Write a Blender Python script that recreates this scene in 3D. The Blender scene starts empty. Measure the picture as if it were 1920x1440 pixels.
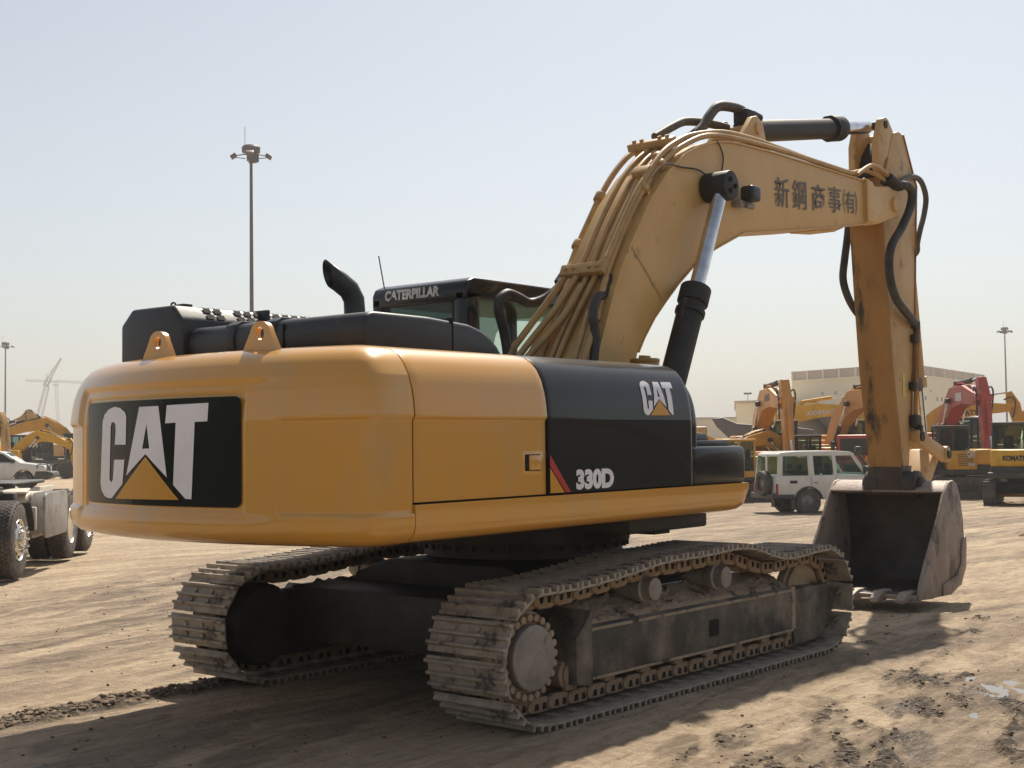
import bpy, bmesh, math, random
import numpy as np
from mathutils import Vector, Matrix, Quaternion
from mathutils.geometry import tessellate_polygon
R = math.radians
rnd = random.Random(7)
COL = bpy.context.scene.collection
SC = bpy.context.scene

# ------------------------------------------------------------------ camera
CAM = Vector((-8.40767, -6.65207, 1.8))
c_r = Vector((0.62641, -0.77939, -0.01222)); c_d = Vector((0.02518, 0.0359, -0.99904)); c_f = Vector((0.77908, 0.62550, 0.04212))
FOC = 2475.0
cd = bpy.data.cameras.new('camera'); cam = bpy.data.objects.new('camera', cd); COL.objects.link(cam)
mw = Matrix.Identity(4)
for i in range(3):
    mw[i][0] = c_r[i]; mw[i][1] = -c_d[i]; mw[i][2] = -c_f[i]; mw[i][3] = CAM[i]
cam.matrix_world = mw
cd.sensor_width = 36.0; cd.lens = 36.0 * FOC / 1920.0; cd.clip_start = 0.1; cd.clip_end = 8000
SC.camera = cam
# ------------------------------------------------------------------ sky and sun
SUN = Vector((0.70, 0.32, 1.0)).normalized()
SUN_EL = math.asin(SUN.z)
w = bpy.data.worlds.new('World'); SC.world = w; w.use_nodes = True
nt = w.node_tree; bg = nt.nodes['Background']
sk = nt.nodes.new('ShaderNodeTexSky'); sk.sky_type = 'NISHITA'; sk.sun_disc = False
sk.sun_elevation = SUN_EL; sk.sun_rotation = math.atan2(SUN.x, SUN.y)
sk.air_density = 1.0; sk.dust_density = 1.2; sk.ozone_density = 1.6; sk.altitude = 0
tn = nt.nodes.new('ShaderNodeMix'); tn.data_type = 'RGBA'; tn.blend_type = 'MULTIPLY'; tn.inputs[0].default_value = 1.0; tn.inputs[7].default_value = (1.0, 0.985, 0.95, 1)
hs = nt.nodes.new('ShaderNodeHueSaturation'); hs.inputs['Saturation'].default_value = 0.55
nt.links.new(sk.outputs[0], hs.inputs['Color']); nt.links.new(hs.outputs[0], tn.inputs[6]); nt.links.new(tn.outputs[2], bg.inputs[0]); bg.inputs[1].default_value = 0.066
sd = bpy.data.lights.new('sun', 'SUN'); sd.energy = 3.8; sd.angle = R(1.0); sd.color = (1.0, 0.905, 0.77)
so = bpy.data.objects.new('sun', sd); COL.objects.link(so)
so.rotation_euler = SUN.to_track_quat('Z', 'Y').to_euler(); so.location = (0, 0, 60)
SC.view_settings.view_transform = 'Standard'; SC.view_settings.look = 'None'
SC.view_settings.exposure = 0.86; SC.view_settings.gamma = 1.0
try:
    SC.cycles.volume_bounces = 1; SC.cycles.max_bounces = 8; SC.cycles.transparent_max_bounces = 16
except Exception: pass

F2 = Vector((c_f.x, c_f.y)).normalized(); R2 = Vector((F2.y, -F2.x))
def ground_drop(d, q=0.3):
    """the yard falls away gently from the machine towards the back"""
    t = min(max((q + 0.32) / 0.40, 0.0), 1.0); return -0.70 * min(max((d - 9.0) / 42.0, 0.0), 1.0) * (0.30 + 0.70 * t * t * (3 - 2 * t))
def at(px, depth):
    """world point on the yard at a given distance"""
    p = Vector((CAM.x, CAM.y)) + F2 * depth + R2 * ((px - 960.0) / FOC * depth)
    return Vector((p.x, p.y, ground_drop(depth, (px - 960.0) / FOC) - 0.02))
def onground(px, py):
    r = c_r * ((px - 960) / FOC) + c_d * ((py - 720) / FOC) + c_f
    t = -CAM.z / r.z
    return CAM + r * t

# ------------------------------------------------------------------ helpers
def mat(name, c1, c2=None, scale=4.0, rough=0.5, metal=0.0, bump=0.0, bscale=30.0, coat=0.0, lo=0.4, hi=0.65, detail=6.0,
        rough2=None, c3=None, c3scale=1.0, c3lo=0.55, c3hi=0.7, spec=0.5, stretch=(1, 1, 1), coatr=0.08):
    m = bpy.data.materials.new(name); m.use_nodes = True
    n = m.node_tree.nodes; l = m.node_tree.links; b = n['Principled BSDF']
    b.inputs['Base Color'].default_value = (*c1, 1); b.inputs['Roughness'].default_value = rough
    b.inputs['Metallic'].default_value = metal; b.inputs['Coat Weight'].default_value = coat
    b.inputs['Coat Roughness'].default_value = coatr
    b.inputs['Specular IOR Level'].default_value = spec
    tc = n.new('ShaderNodeTexCoord'); mp = n.new('ShaderNodeMapping'); mp.inputs['Scale'].default_value = stretch
    l.new(tc.outputs['Object'], mp.inputs['Vector'])
    def noise_fac(sc, a, bb, det):
        t = n.new('ShaderNodeTexNoise'); t.inputs['Scale'].default_value = sc; t.inputs['Detail'].default_value = det
        t.inputs['Roughness'].default_value = 0.62
        l.new(mp.outputs[0], t.inputs['Vector'])
        mr = n.new('ShaderNodeMapRange'); mr.inputs[1].default_value = a; mr.inputs[2].default_value = bb
        l.new(t.outputs['Fac'], mr.inputs[0]); return mr.outputs[0]
    col = None
    if c2:
        f = noise_fac(scale, lo, hi, detail)
        mx = n.new('ShaderNodeMix'); mx.data_type = 'RGBA'; l.new(f, mx.inputs[0])
        mx.inputs[6].default_value = (*c1, 1); mx.inputs[7].default_value = (*c2, 1); col = mx.outputs[2]
        if rough2 is not None:
            mr = n.new('ShaderNodeMapRange'); mr.inputs[3].default_value = rough; mr.inputs[4].default_value = rough2
            l.new(f, mr.inputs[0]); l.new(mr.outputs[0], b.inputs['Roughness'])
    if c3:
        f3 = noise_fac(c3scale, c3lo, c3hi, 8)
        mx = n.new('ShaderNodeMix'); mx.data_type = 'RGBA'; l.new(f3, mx.inputs[0])
        if col: l.new(col, mx.inputs[6])
        else: mx.inputs[6].default_value = (*c1, 1)
        mx.inputs[7].default_value = (*c3, 1); col = mx.outputs[2]
    if col: l.new(col, b.inputs['Base Color'])
    if bump:
        t = n.new('ShaderNodeTexNoise'); t.inputs['Scale'].default_value = bscale; t.inputs['Detail'].default_value = 5
        l.new(tc.outputs['Object'], t.inputs['Vector'])
        bp = n.new('ShaderNodeBump'); bp.inputs['Strength'].default_value = bump; bp.inputs['Distance'].default_value = 0.02
        l.new(t.outputs['Fac'], bp.inputs['Height']); l.new(bp.outputs[0], b.inputs['Normal'])
    return m

def glass(name, tint=(0.62, 0.75, 0.70), clear=0.75, rough=0.02):
    m = bpy.data.materials.new(name); m.use_nodes = True
    n = m.node_tree.nodes; l = m.node_tree.links; n.remove(n['Principled BSDF'])
    t = n.new('ShaderNodeBsdfTransparent'); t.inputs[0].default_value = (*tint, 1)
    g = n.new('ShaderNodeBsdfPrincipled'); g.inputs['Base Color'].default_value = (0.05, 0.06, 0.06, 1); g.inputs['Roughness'].default_value = rough
    mx = n.new('ShaderNodeMixShader'); mx.inputs[0].default_value = clear
    l.new(g.outputs[0], mx.inputs[1]); l.new(t.outputs[0], mx.inputs[2]); l.new(mx.outputs[0], n['Material Output'].inputs[0])
    return m

class MB:
    """collects shapes and links them as one mesh object"""
    def __init__(self, M=None): self.bm = bmesh.new(); self.M = M; self.mi = 0
    def merge(self, t, M=None):
        if M is not None: t.transform(M)
        me = bpy.data.meshes.new('tmp'); t.to_mesh(me); t.free(); self.bm.from_mesh(me); bpy.data.meshes.remove(me)
    def raw(self, verts, faces, bev=0, seg=2, M=None, bang=30):
        t = bmesh.new(); vs = [t.verts.new(v) for v in verts]
        for f in faces:
            try: t.faces.new([vs[i] for i in f])
            except ValueError: pass
        bmesh.ops.recalc_face_normals(t, faces=t.faces)
        if bev:
            es = [e for e in t.edges if len(e.link_faces) == 2 and e.calc_face_angle(0) > R(bang)]
            bmesh.ops.bevel(t, geom=es, offset=bev, offset_type='OFFSET', segments=seg, profile=0.5, affect='EDGES', clamp_overlap=True)
        for f_ in t.faces: f_.material_index = self.mi
        self.merge(t, M); return self
    def box(self, x0, x1, y0, y1, z0, z1, bev=0, seg=2, M=None):
        v = [(x, y, z) for z in (z0, z1) for y in (y0, y1) for x in (x0, x1)]
        f = [(0, 2, 3, 1), (4, 5, 7, 6), (0, 1, 5, 4), (2, 6, 7, 3), (0, 4, 6, 2), (1, 3, 7, 5)]
        return self.raw(v, f, bev, seg, M)
    def prism(self, prof, ax, a0, a1, bev=0, seg=2, M=None, bang=30):
        def P(p, a): return {'x': (a, p[0], p[1]), 'y': (p[0], a, p[1]), 'z': (p[0], p[1], a)}[ax]
        n = len(prof); v = [P(p, a0) for p in prof] + [P(p, a1) for p in prof]
        f = [tuple(range(n)), tuple(range(2 * n - 1, n - 1, -1))] + [(i, (i + 1) % n, (i + 1) % n + n, i + n) for i in range(n)]
        return self.raw(v, f, bev, seg, M, bang)
    def cyl(self, p0, p1, r, seg=24, r2=None, bev=0):
        p0, p1 = Vector(p0), Vector(p1); d = p1 - p0; L = d.length; q = d.to_track_quat('Z', 'Y').to_matrix().to_4x4()
        r2 = r if r2 is None else r2
        v = [(r * math.cos(2 * math.pi * i / seg), r * math.sin(2 * math.pi * i / seg), 0) for i in range(seg)] + \
            [(r2 * math.cos(2 * math.pi * i / seg), r2 * math.sin(2 * math.pi * i / seg), L) for i in range(seg)]
        f = [tuple(range(seg)), tuple(range(seg, 2 * seg))] + [(i, (i + 1) % seg, (i + 1) % seg + seg, i + seg) for i in range(seg)]
        return self.raw(v, f, bev, 2, Matrix.Translation(p0) @ q, 60)
    def lathe(self, prof, o, d, seg=32):
        """prof: (radius, height) pairs along direction d from o"""
        q = Vector(d).to_track_quat('Z', 'Y').to_matrix().to_4x4(); v = []; f = []
        for r, h in prof:
            v += [(r * math.cos(2 * math.pi * i / seg), r * math.sin(2 * math.pi * i / seg), h) for i in range(seg)]
        for k in range(len(prof) - 1):
            f += [(k * seg + i, k * seg + (i + 1) % seg, (k + 1) * seg + (i + 1) % seg, (k + 1) * seg + i) for i in range(seg)]
        f += [tuple(range(seg)), tuple(range((len(prof) - 1) * seg, len(prof) * seg))]
        return self.raw(v, f, 0, 1, Matrix.Translation(Vector(o)) @ q)
    def tube(self, pts, r, seg=10, smooth=4, r_end=None):
        pts = [Vector(p) for p in pts]
        if smooth and len(pts) > 2:
            out = []
            for i in range(len(pts) - 1):
                p0 = pts[max(i - 1, 0)]; p1 = pts[i]; p2 = pts[i + 1]; p3 = pts[min(i + 2, len(pts) - 1)]
                for k in range(smooth):
                    t = k / smooth
                    out.append(0.5 * ((2 * p1) + (-p0 + p2) * t + (2 * p0 - 5 * p1 + 4 * p2 - p3) * t * t + (-p0 + 3 * p1 - 3 * p2 + p3) * t ** 3))
            out.append(pts[-1]); pts = out
        v = []; f = []; n = None; N = len(pts)
        for i, p in enumerate(pts):
            tg = (pts[min(i + 1, N - 1)] - pts[max(i - 1, 0)]).normalized()
            if n is None: n = tg.orthogonal().normalized()
            n = (n - tg * n.dot(tg)).normalized(); b = tg.cross(n)
            rr = r if r_end is None else r + (r_end - r) * i / (N - 1)
            v += [p + n * (rr * math.cos(2 * math.pi * k / seg)) + b * (rr * math.sin(2 * math.pi * k / seg)) for k in range(seg)]
        for i in range(N - 1):
            f += [(i * seg + k, i * seg + (k + 1) % seg, (i + 1) * seg + (k + 1) % seg, (i + 1) * seg + k) for k in range(seg)]
        f += [tuple(range(seg)), tuple(range((N - 1) * seg, N * seg))]
        return self.raw(v, f)
    def ribbon(self, line, y0, y1, th, M=None, bev=0):
        """plate of thickness th following a side-view line (x, z), between y0 and y1"""
        n = len(line); nor = []
        for i in range(n):
            a = Vector(line[max(i - 1, 0)]); b = Vector(line[min(i + 1, n - 1)]); d = (b - a).normalized(); nor.append(Vector((-d.y, d.x)))
        inn = [tuple(Vector(line[i]) + nor[i] * th) for i in range(n)]
        return self.prism(list(line) + inn[::-1], 'y', y0, y1, bev, 2, M)
    def build(self, name, m, parent=None, ang=35, loc=None, rot=None):
        if self.M is not None: self.bm.transform(self.M)
        me = bpy.data.meshes.new(name); self.bm.to_mesh(me); self.bm.free()
        for p in me.polygons: p.use_smooth = True
        me.set_sharp_from_angle(angle=R(ang))
        for k in (m if isinstance(m, (list, tuple)) else [m]): me.materials.append(k)
        o = bpy.data.objects.new(name, me); COL.objects.link(o)
        if parent: o.parent = parent
        if loc: o.location = loc
        if rot: o.rotation_euler = rot
        return o

def thing(name, label, cat, loc=(0, 0, 0), rz=0.0, group=None, scale=1.0):
    o = bpy.data.objects.new(name, None); COL.objects.link(o); o.location = loc; o.rotation_euler = (0, 0, rz); o.scale = (scale,) * 3
    o['label'] = label; o['category'] = cat; o.empty_display_size = 0.3
    if group: o['group'] = group
    return o
def tag(o, label, cat, group=None):
    o['label'] = label; o['category'] = cat
    if group: o['group'] = group
    return o

def decal(name, polys, fn, m, parent, cuts_u=(), cuts_v=()):
    """flat sticker made of outlines [(outer, hole, ...)], mapped on a surface by fn(u, v)"""
    bm = bmesh.new()
    for loops in polys:
        vs = [[Vector((p[0], p[1], 0)) for p in lp] for lp in loops]; flat = [v for lp in vs for v in lp]
        bv = [bm.verts.new(v) for v in flat]
        for t in tessellate_polygon(vs):
            try: bm.faces.new([bv[i] for i in t])
            except ValueError: pass
    return finish_decal(name, bm, fn, m, parent, cuts_u, cuts_v)
def finish_decal(name, bm, fn, m, parent, cuts_u=(), cuts_v=()):
    for cu in cuts_u: bmesh.ops.bisect_plane(bm, geom=bm.verts[:] + bm.edges[:] + bm.faces[:], plane_co=(cu, 0, 0), plane_no=(1, 0, 0))
    for cv in cuts_v: bmesh.ops.bisect_plane(bm, geom=bm.verts[:] + bm.edges[:] + bm.faces[:], plane_co=(0, cv, 0), plane_no=(0, 1, 0))
    for v in bm.verts: v.co = fn(v.co.x, v.co.y)
    me = bpy.data.meshes.new(name); bm.to_mesh(me); bm.free(); me.materials.append(m)
    o = bpy.data.objects.new(name, me); COL.objects.link(o)
    if parent: o.parent = parent
    return o
def text_bm(s, x0, x1, y0, y1, bold=0.0, shear=0.0):
    cu = bpy.data.curves.new('lettering', 'FONT'); cu.body = s; cu.offset = bold; cu.resolution_u = 4; cu.shear = shear
    o = bpy.data.objects.new('lettering', cu); COL.objects.link(o)
    bpy.context.view_layer.update()
    me = bpy.data.meshes.new_from_object(o.evaluated_get(bpy.context.evaluated_depsgraph_get()))
    bpy.data.objects.remove(o); bpy.data.curves.remove(cu)
    bm = bmesh.new(); bm.from_mesh(me); bpy.data.meshes.remove(me)
    if not bm.verts: return bm
    xs = [v.co.x for v in bm.verts]; ys = [v.co.y for v in bm.verts]; a, b, c, d = min(xs), max(xs), min(ys), max(ys)
    for v in bm.verts: v.co = Vector((x0 + (v.co.x - a) / (b - a) * (x1 - x0), y0 + (v.co.y - c) / (d - c) * (y1 - y0), 0))
    return bm
def lettering(name, s, x0, x1, y0, y1, fn, m, parent, bold=0.0, cuts_v=(), shear=0.0):
    return finish_decal(name, text_bm(s, x0, x1, y0, y1, bold, shear), fn, m, parent, (), cuts_v)
def rounded(x0, x1, y0, y1, r, n=5):
    out = []
    for cx, cy, a in ((x1 - r, y1 - r, 0), (x0 + r, y1 - r, 90), (x0 + r, y0 + r, 180), (x1 - r, y0 + r, 270)):
        out += [(cx + r * math.cos(R(a + 90 * k / n)), cy + r * math.sin(R(a + 90 * k / n))) for k in range(n + 1)]
    return out

# ------------------------------------------------------------------ materials
YEL = (0.62, 0.295, 0.030)
m_yel = mat('yellow_gloss_paint', YEL, (0.58, 0.295, 0.048), 1.3, 0.32, coat=0.8, bump=0.012, bscale=55, lo=0.3, hi=0.7, coatr=0.06, c3=(0.45, 0.31, 0.14), c3scale=1.6, c3lo=0.52, c3hi=0.85, stretch=(1.4, 1.4, 0.5))
m_boom = mat('faded_yellow_paint', (0.58, 0.365, 0.14), (0.53, 0.325, 0.11), 2.2, 0.45, bump=0.03, bscale=35, c3=(0.26, 0.17, 0.09), c3scale=5, c3lo=0.62, c3hi=0.76)
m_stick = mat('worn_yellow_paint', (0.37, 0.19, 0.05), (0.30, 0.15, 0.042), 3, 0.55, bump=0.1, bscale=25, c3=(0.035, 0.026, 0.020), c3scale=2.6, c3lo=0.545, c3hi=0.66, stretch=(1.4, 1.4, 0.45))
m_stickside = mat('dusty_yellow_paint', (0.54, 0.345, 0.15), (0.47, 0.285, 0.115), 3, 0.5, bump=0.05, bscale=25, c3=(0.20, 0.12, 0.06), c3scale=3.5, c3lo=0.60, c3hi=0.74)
m_pipe = mat('pipe_yellow_paint', (0.47, 0.295, 0.115), (0.36, 0.22, 0.09), 6, 0.45, bump=0.05)
m_blk = mat('black_gloss_paint', (0.009, 0.011, 0.013), (0.014, 0.015, 0.016), 1.5, 0.26, coat=0.35, bump=0.012, bscale=50, coatr=0.08, c3=(0.035, 0.034, 0.032), c3scale=2.2, c3lo=0.62, c3hi=0.9, spec=0.25)
m_sat = mat('black_satin_cover', (0.016, 0.019, 0.026), (0.028, 0.031, 0.036), 2.0, 0.42, bump=0.04, bscale=30, c3=(0.10, 0.09, 0.075), c3scale=3.2, c3lo=0.62, c3hi=0.85)
m_dark = mat('dark_dirty_steel', (0.014, 0.013, 0.013), (0.032, 0.028, 0.024), 3, 0.6, bump=0.15, bscale=20)
m_rub = mat('black_hose_rubber', (0.018, 0.017, 0.017), (0.05, 0.045, 0.04), 6, 0.55, bump=0.1, bscale=60)
m_greyhose = mat('dusty_hose_rubber', (0.10, 0.085, 0.065), (0.06, 0.05, 0.042), 6, 0.6, bump=0.1, bscale=60)
m_chrome = mat('chromed_rod', (0.72, 0.74, 0.78), (0.5, 0.5, 0.52), 3, 0.14, metal=1.0)
m_shoe = mat('dusty_track_steel', (0.36, 0.315, 0.255), (0.25, 0.215, 0.175), 9, 0.62, metal=0.15, bump=0.35, bscale=40, c3=(0.085, 0.072, 0.06), c3scale=7, c3lo=0.56, c3hi=0.66)
m_link = mat('rusty_link_steel', (0.31, 0.225, 0.145), (0.20, 0.145, 0.095), 8, 0.65, metal=0.2, bump=0.4, bscale=35)
m_frame = mat('dusty_black_frame', (0.045, 0.043, 0.040), (0.085, 0.077, 0.064), 3.5, 0.6, bump=0.12, bscale=30, c3=(0.25, 0.205, 0.155), c3scale=2.8, c3lo=0.46, c3hi=0.70)
m_dust = mat('settled_dust', (0.37, 0.295, 0.215), (0.28, 0.215, 0.155), 6, 0.9, bump=0.6, bscale=22, c3=(0.06, 0.048, 0.038), c3scale=6, c3lo=0.56, c3hi=0.64)
m_hub = mat('worn_hub_steel', (0.30, 0.28, 0.26), (0.22, 0.205, 0.19), 6, 0.5, metal=0.3, bump=0.2, c3=(0.17, 0.125, 0.085), c3scale=4, c3lo=0.52, c3hi=0.7)
m_hubd = mat('dusty_hub_steel', (0.36, 0.275, 0.19), (0.25, 0.19, 0.135), 7, 0.7, bump=0.3)
m_bucket = mat('worn_bucket_steel', (0.33, 0.268, 0.225), (0.25, 0.20, 0.168), 5, 0.6, metal=0.1, bump=0.3, bscale=25, c3=(0.11, 0.085, 0.072), c3scale=4, c3lo=0.55, c3hi=0.65, stretch=(1, 1, 0.6))
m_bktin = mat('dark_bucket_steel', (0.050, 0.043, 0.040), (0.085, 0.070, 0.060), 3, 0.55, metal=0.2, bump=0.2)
m_white = mat('white_sticker', (0.78, 0.785, 0.84), (0.70, 0.70, 0.74), 3, 0.35)
m_whitew = mat('worn_white_sticker', (0.62, 0.62, 0.62), (0.45, 0.44, 0.43), 8, 0.4)
m_gold = mat('amber_sticker', (0.55, 0.265, 0.015), rough=0.35)
m_red = mat('red_sticker', (0.42, 0.03, 0.03), rough=0.35)
m_panel = mat('black_sticker_panel', (0.008, 0.012, 0.011), rough=0.14, spec=0.22)
m_ink = mat('blue_grey_lettering', (0.115, 0.105, 0.10), (0.20, 0.155, 0.11), 20, 0.6, lo=0.5, hi=0.75)
m_glass = glass('cab_glass', (0.93, 0.98, 0.95), 0.92)
m_tint = glass('tinted_glass', (0.30, 0.37, 0.36), 0.7)
m_seat = mat('dark_interior', (0.02, 0.02, 0.022), rough=0.7)
m_gap = mat('dark_gap', (0.006, 0.006, 0.006), rough=0.9)
m_lblyel = mat('faded_warning_label', (0.62, 0.5, 0.12), rough=0.6)

# ================================================================== main excavator
exc = thing('excavator', 'large yellow and black tracked excavator in the foreground seen from behind with its boom raised', 'excavator')
SIDE = [(1.20, 0.30), (1.205, 0.14), (1.225, 0.065), (1.26, 0.022), (1.31, 0.0), (1.93, 0.0), (2.02, 0.008), (2.10, 0.022), (2.18, 0.047), (2.25, 0.085),
        (2.30, 0.13), (2.335, 0.19), (2.355, 0.27), (2.368, 0.38), (2.374, 0.60)]
def inset(z):
    for (a, b), (c, d) in zip(SIDE, SIDE[1:]):
        if z <= c: return b + (d - b) * max(0.0, (z - a) / (c - a))
    return SIDE[-1][1]
def sstep(a, b, x):
    t = min(max((x - a) / (b - a), 0.0), 1.0); return t * t * (3 - 2 * t)
CWR = 3.53
def plan(d, N=260):
    hw = 1.5 - d; rr = CWR - d; xs = -2.885
    xc = -math.sqrt(rr * rr - hw * hw); raw = []
    for i in range(20): raw.append((xs + (xc - xs) * i / 20, -hw))
    a0 = math.atan2(-hw, -xc); a1 = -a0
    for i in range(N - 40 + 1): a = a0 + (a1 - a0) * i / (N - 40); raw.append((-rr * math.cos(a), rr * math.sin(a)))
    for i in range(1, 21): raw.append((xc + (xs - xc) * i / 20, hw))
    p = np.array(raw)
    for _ in range(55):
        q = p.copy(); q[1:-1] = (p[:-2] + p[1:-1] + p[2:]) / 3; p = q
    return p
def cw_recess(u, y, x, z):
    # rear panel bay and side bay, both slightly sunk
    d = (0.026 * sstep(1.16, 1.08, y) * sstep(-1.0, -0.62, y) * sstep(2.185, 2.13, z) * sstep(1.32, 1.40, z) + 0.012 * sstep(-0.685, -0.665, y) * sstep(1.05, 1.03, y) * sstep(2.112, 2.085, z) * sstep(1.390, 1.412, z)) if x < -3.2 else 0.0
    s = 0.020 * sstep(-0.90, -0.95, y) * sstep(1.945, 1.915, z) * sstep(1.375, 1.405, z)
    s2 = 0.020 * sstep(1.06, 1.12, y) * sstep(1.945, 1.915, z) * sstep(1.375, 1.405, z)
    return max(d, s, s2)
def build_counterweight():
    zs = sorted(set([z for z, _ in SIDE] + list(np.linspace(1.36, 1.42, 9)) + list(np.linspace(1.9, 1.96, 7)) + list(np.linspace(2.08, 2.19, 14)) + list(np.linspace(1.5, 1.85, 6))))
    rows = []
    for z in zs:
        p = plan(inset(z)); q = np.zeros_like(p)
        t = np.zeros_like(p); t[1:-1] = p[2:] - p[:-2]; t[0] = p[1] - p[0]; t[-1] = p[-1] - p[-2]
        for i in range(len(p)):
            n = Vector((-t[i][1], t[i][0])).normalized()       # outward or inward
            if n.x * 1 > 0 and p[i][0] < -3.2: n = -n
            if abs(n.y) > 0.5 and n.y * p[i][1] < 0: n = -n
            r = cw_recess(i, p[i][1], p[i][0], z); q[i] = (p[i][0] - n.x * r, p[i][1] - n.y * r)
        rows.append([(a[0], a[1], z) for a in q])
    n = len(rows[0]); v = [p for r in rows for p in r]; f = []
    for j in range(len(rows) - 1):
        f += [(j * n + i, j * n + i + 1, (j + 1) * n + i + 1, (j + 1) * n + i) for i in range(n - 1)]
    f.append(tuple(range(n))); f.append(tuple((len(rows) - 1) * n + i for i in range(n)))
    f.append(tuple(j * n for j in range(len(rows))) ); f.append(tuple(j * n + n - 1 for j in range(len(rows))))
    mb = MB(); mb.raw(v, f); return mb.build('counterweight', m_yel, exc, 50)
cw = build_counterweight()
rec = 0.038
xrear = lambda y, off: -math.sqrt((CWR - rec) ** 2 - y * y) - off
cutsy = [i * 0.08 - 0.96 for i in range(25)]
decal('logo_panel', [[rounded(-0.70, 0.87, 1.425, 2.072, 0.045)]], lambda y, z: (xrear(-0.65 + (y + 0.70) * 1.057, 0.006), -0.65 + (y + 0.70) * 1.057, z), m_panel, cw, cutsy)
Cc = [(0.375, 1.798), (0.368, 1.977), (0.384, 2.002), (0.44, 2.03), (0.511, 2.039), (0.59, 2.024), (0.647, 1.991), (0.674, 1.949), (0.705, 1.557), (0.69, 1.507), (0.647, 1.472), (0.596, 1.459), (0.546, 1.46), (0.412, 1.552), (0.389, 1.704), (0.515, 1.704), (0.531, 1.58), (0.553, 1.557), (0.576, 1.58), (0.56, 1.913), (0.548, 1.938), (0.522, 1.943), (0.5, 1.929), (0.495, 1.895), (0.507, 1.799)]
Aa = [(0.226, 2.03), (0.038, 2.031), (-0.037, 1.598), (0.163, 1.739), (0.368, 1.604)]
Ah = [(0.152, 1.923), (0.195, 1.772), (0.125, 1.773)]
Tt = [(-0.038, 2.033), (-0.374, 2.038), (-0.365, 1.93), (-0.269, 1.928), (-0.242, 1.471), (-0.194, 1.472), (-0.092, 1.554), (-0.115, 1.927), (-0.024, 1.924)]
Tri = [(0.163, 1.723), (0.497, 1.458), (-0.139, 1.465)]
rly = lambda y: (y - 0.165) * 1.093 + 0.185
rearfn = lambda y, z: (xrear(rly(y), 0.009), rly(y), z)
decal('logo_lettering', [[Cc], [Aa, Ah], [Tt]], rearfn, m_white, cw, cutsy)
decal('logo_triangle', [[Tri]], rearfn, m_gold, cw, cutsy)
for yc in (0.435, -0.565):                                        # lifting eyes
    pr = [(yc + 0.155, 2.30), (yc + 0.15, 2.365)] + [(yc + 0.092 * math.cos(R(a)), 2.448 + 0.078 * math.sin(R(a))) for a in range(10, 171, 16)] + [(yc - 0.145, 2.365), (yc - 0.15, 2.30)]
    hole = [(yc + 0.036 * math.cos(R(a)), 2.452 + 0.040 * math.sin(R(a))) for a in range(0, 360, 20)]
    t = bmesh.new(); mbv = []
    for x in (-3.222, -3.186):
        lp = [[Vector((p[0], p[1], 0)) for p in L] for L in (pr, hole)]; flat = [p for L in lp for p in L]
        vs = [t.verts.new((x, p.x, p.y)) for p in flat]; mbv.append(vs)
        for tri in tessellate_polygon(lp): t.faces.new([vs[i] for i in tri])
    n0 = len(pr); n1 = len(hole)
    for a, n in ((0, n0), (n0, n1)):
        for i in range(n):
            j = (i + 1) % n; t.faces.new([mbv[0][a + i], mbv[0][a + j], mbv[1][a + j], mbv[1][a + i]])
    bmesh.ops.recalc_face_normals(t, faces=t.faces)
    mb = MB(); mb.merge(t); mb.build('lifting_eye', m_yel, cw, 40)

# side covers: shells that follow the same section
def side_shell(name, x0, x1, zlo, m, recess, nx=40, ytop=0.65, gap=True):
    zs = sorted(set([z for z, _ in SIDE if z >= zlo] + [zlo, zlo + 0.004] + list(np.linspace(1.5, 2.0, 36)) + list(np.linspace(1.9, 1.95, 9))))
    xs = np.linspace(x0, x1, nx); mb = MB(); v = []; f = []
    prof = [(zlo, 0.05)] + [(z, None) for z in zs] + [(2.374, 1.5 - ytop)]
    for x in xs:
        for z, ins in prof:
            i = inset(z) if ins is None else ins
            e = 0.006 * (sstep(x0 + 0.012, x0, x) + sstep(x1 - 0.012, x1, x))
            v.append((x, -1.5 + i + (recess(x, z) if ins is None else 0) + e, z))
    n = len(prof)
    for a in range(nx - 1): f += [(a * n + i, (a + 1) * n + i, (a + 1) * n + i + 1, a * n + i + 1) for i in range(n - 1)]
    f += [tuple(range(n)), tuple(range((nx - 1) * n, nx * n))]
    mb.raw(v, f); return mb.build(name, m, exc, 40)
door = side_shell('side_door', -2.866, -1.622, 1.447, m_yel, lambda x, z: 0.020 * sstep(1.945, 1.915, z))
crease = [(-1.70, 1.932), (-0.978, 1.912), (-0.651, 1.862), (-0.15, 1.717), (0.13, 1.582), (0.4, 1.45)]
def crz(x):
    for (a, b), (c, d) in zip(crease, crease[1:]):
        if x <= c: return b + (d - b) * max(0, (x - a) / (c - a))
    return 1.45
cover = side_shell('side_cover', -1.610, 0.165, 1.447, m_blk, lambda x, z: 0.003 * sstep(crz(x) + 0.025, crz(x) - 0.025, z), 90)
MB().prism([(-1.45, 1.30), (-1.45, 1.9), (-1.41, 2.10), (-1.35, 2.22), (-1.2, 2.31), (-0.7, 2.33), (-0.7, 1.30)], 'x', -2.895, 0.15).build('inner_panel', m_gap, exc)
sidefn = lambda off: (lambda x, z: (x, -1.5 + inset(z) - off + 0.0026, z))
# latch on the door
lt = MB(); lt.prism(rounded(-1.875, -1.655, 1.578, 1.727, 0.02), 'y', -1.4805, -1.474, 0.002).build('latch_plate', m_yel, door)
MB().box(-1.845, -1.69, -1.485, -1.478, 1.60, 1.705, 0.004).build('latch_recess', m_gap, door)
MB().box(-1.812, -1.698, -1.497, -1.480, 1.605, 1.70, 0.01).cyl((-1.745, -1.499, 1.652), (-1.745, -1.49, 1.652), 0.022, 16).build('latch_handle', m_yel, door)
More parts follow.
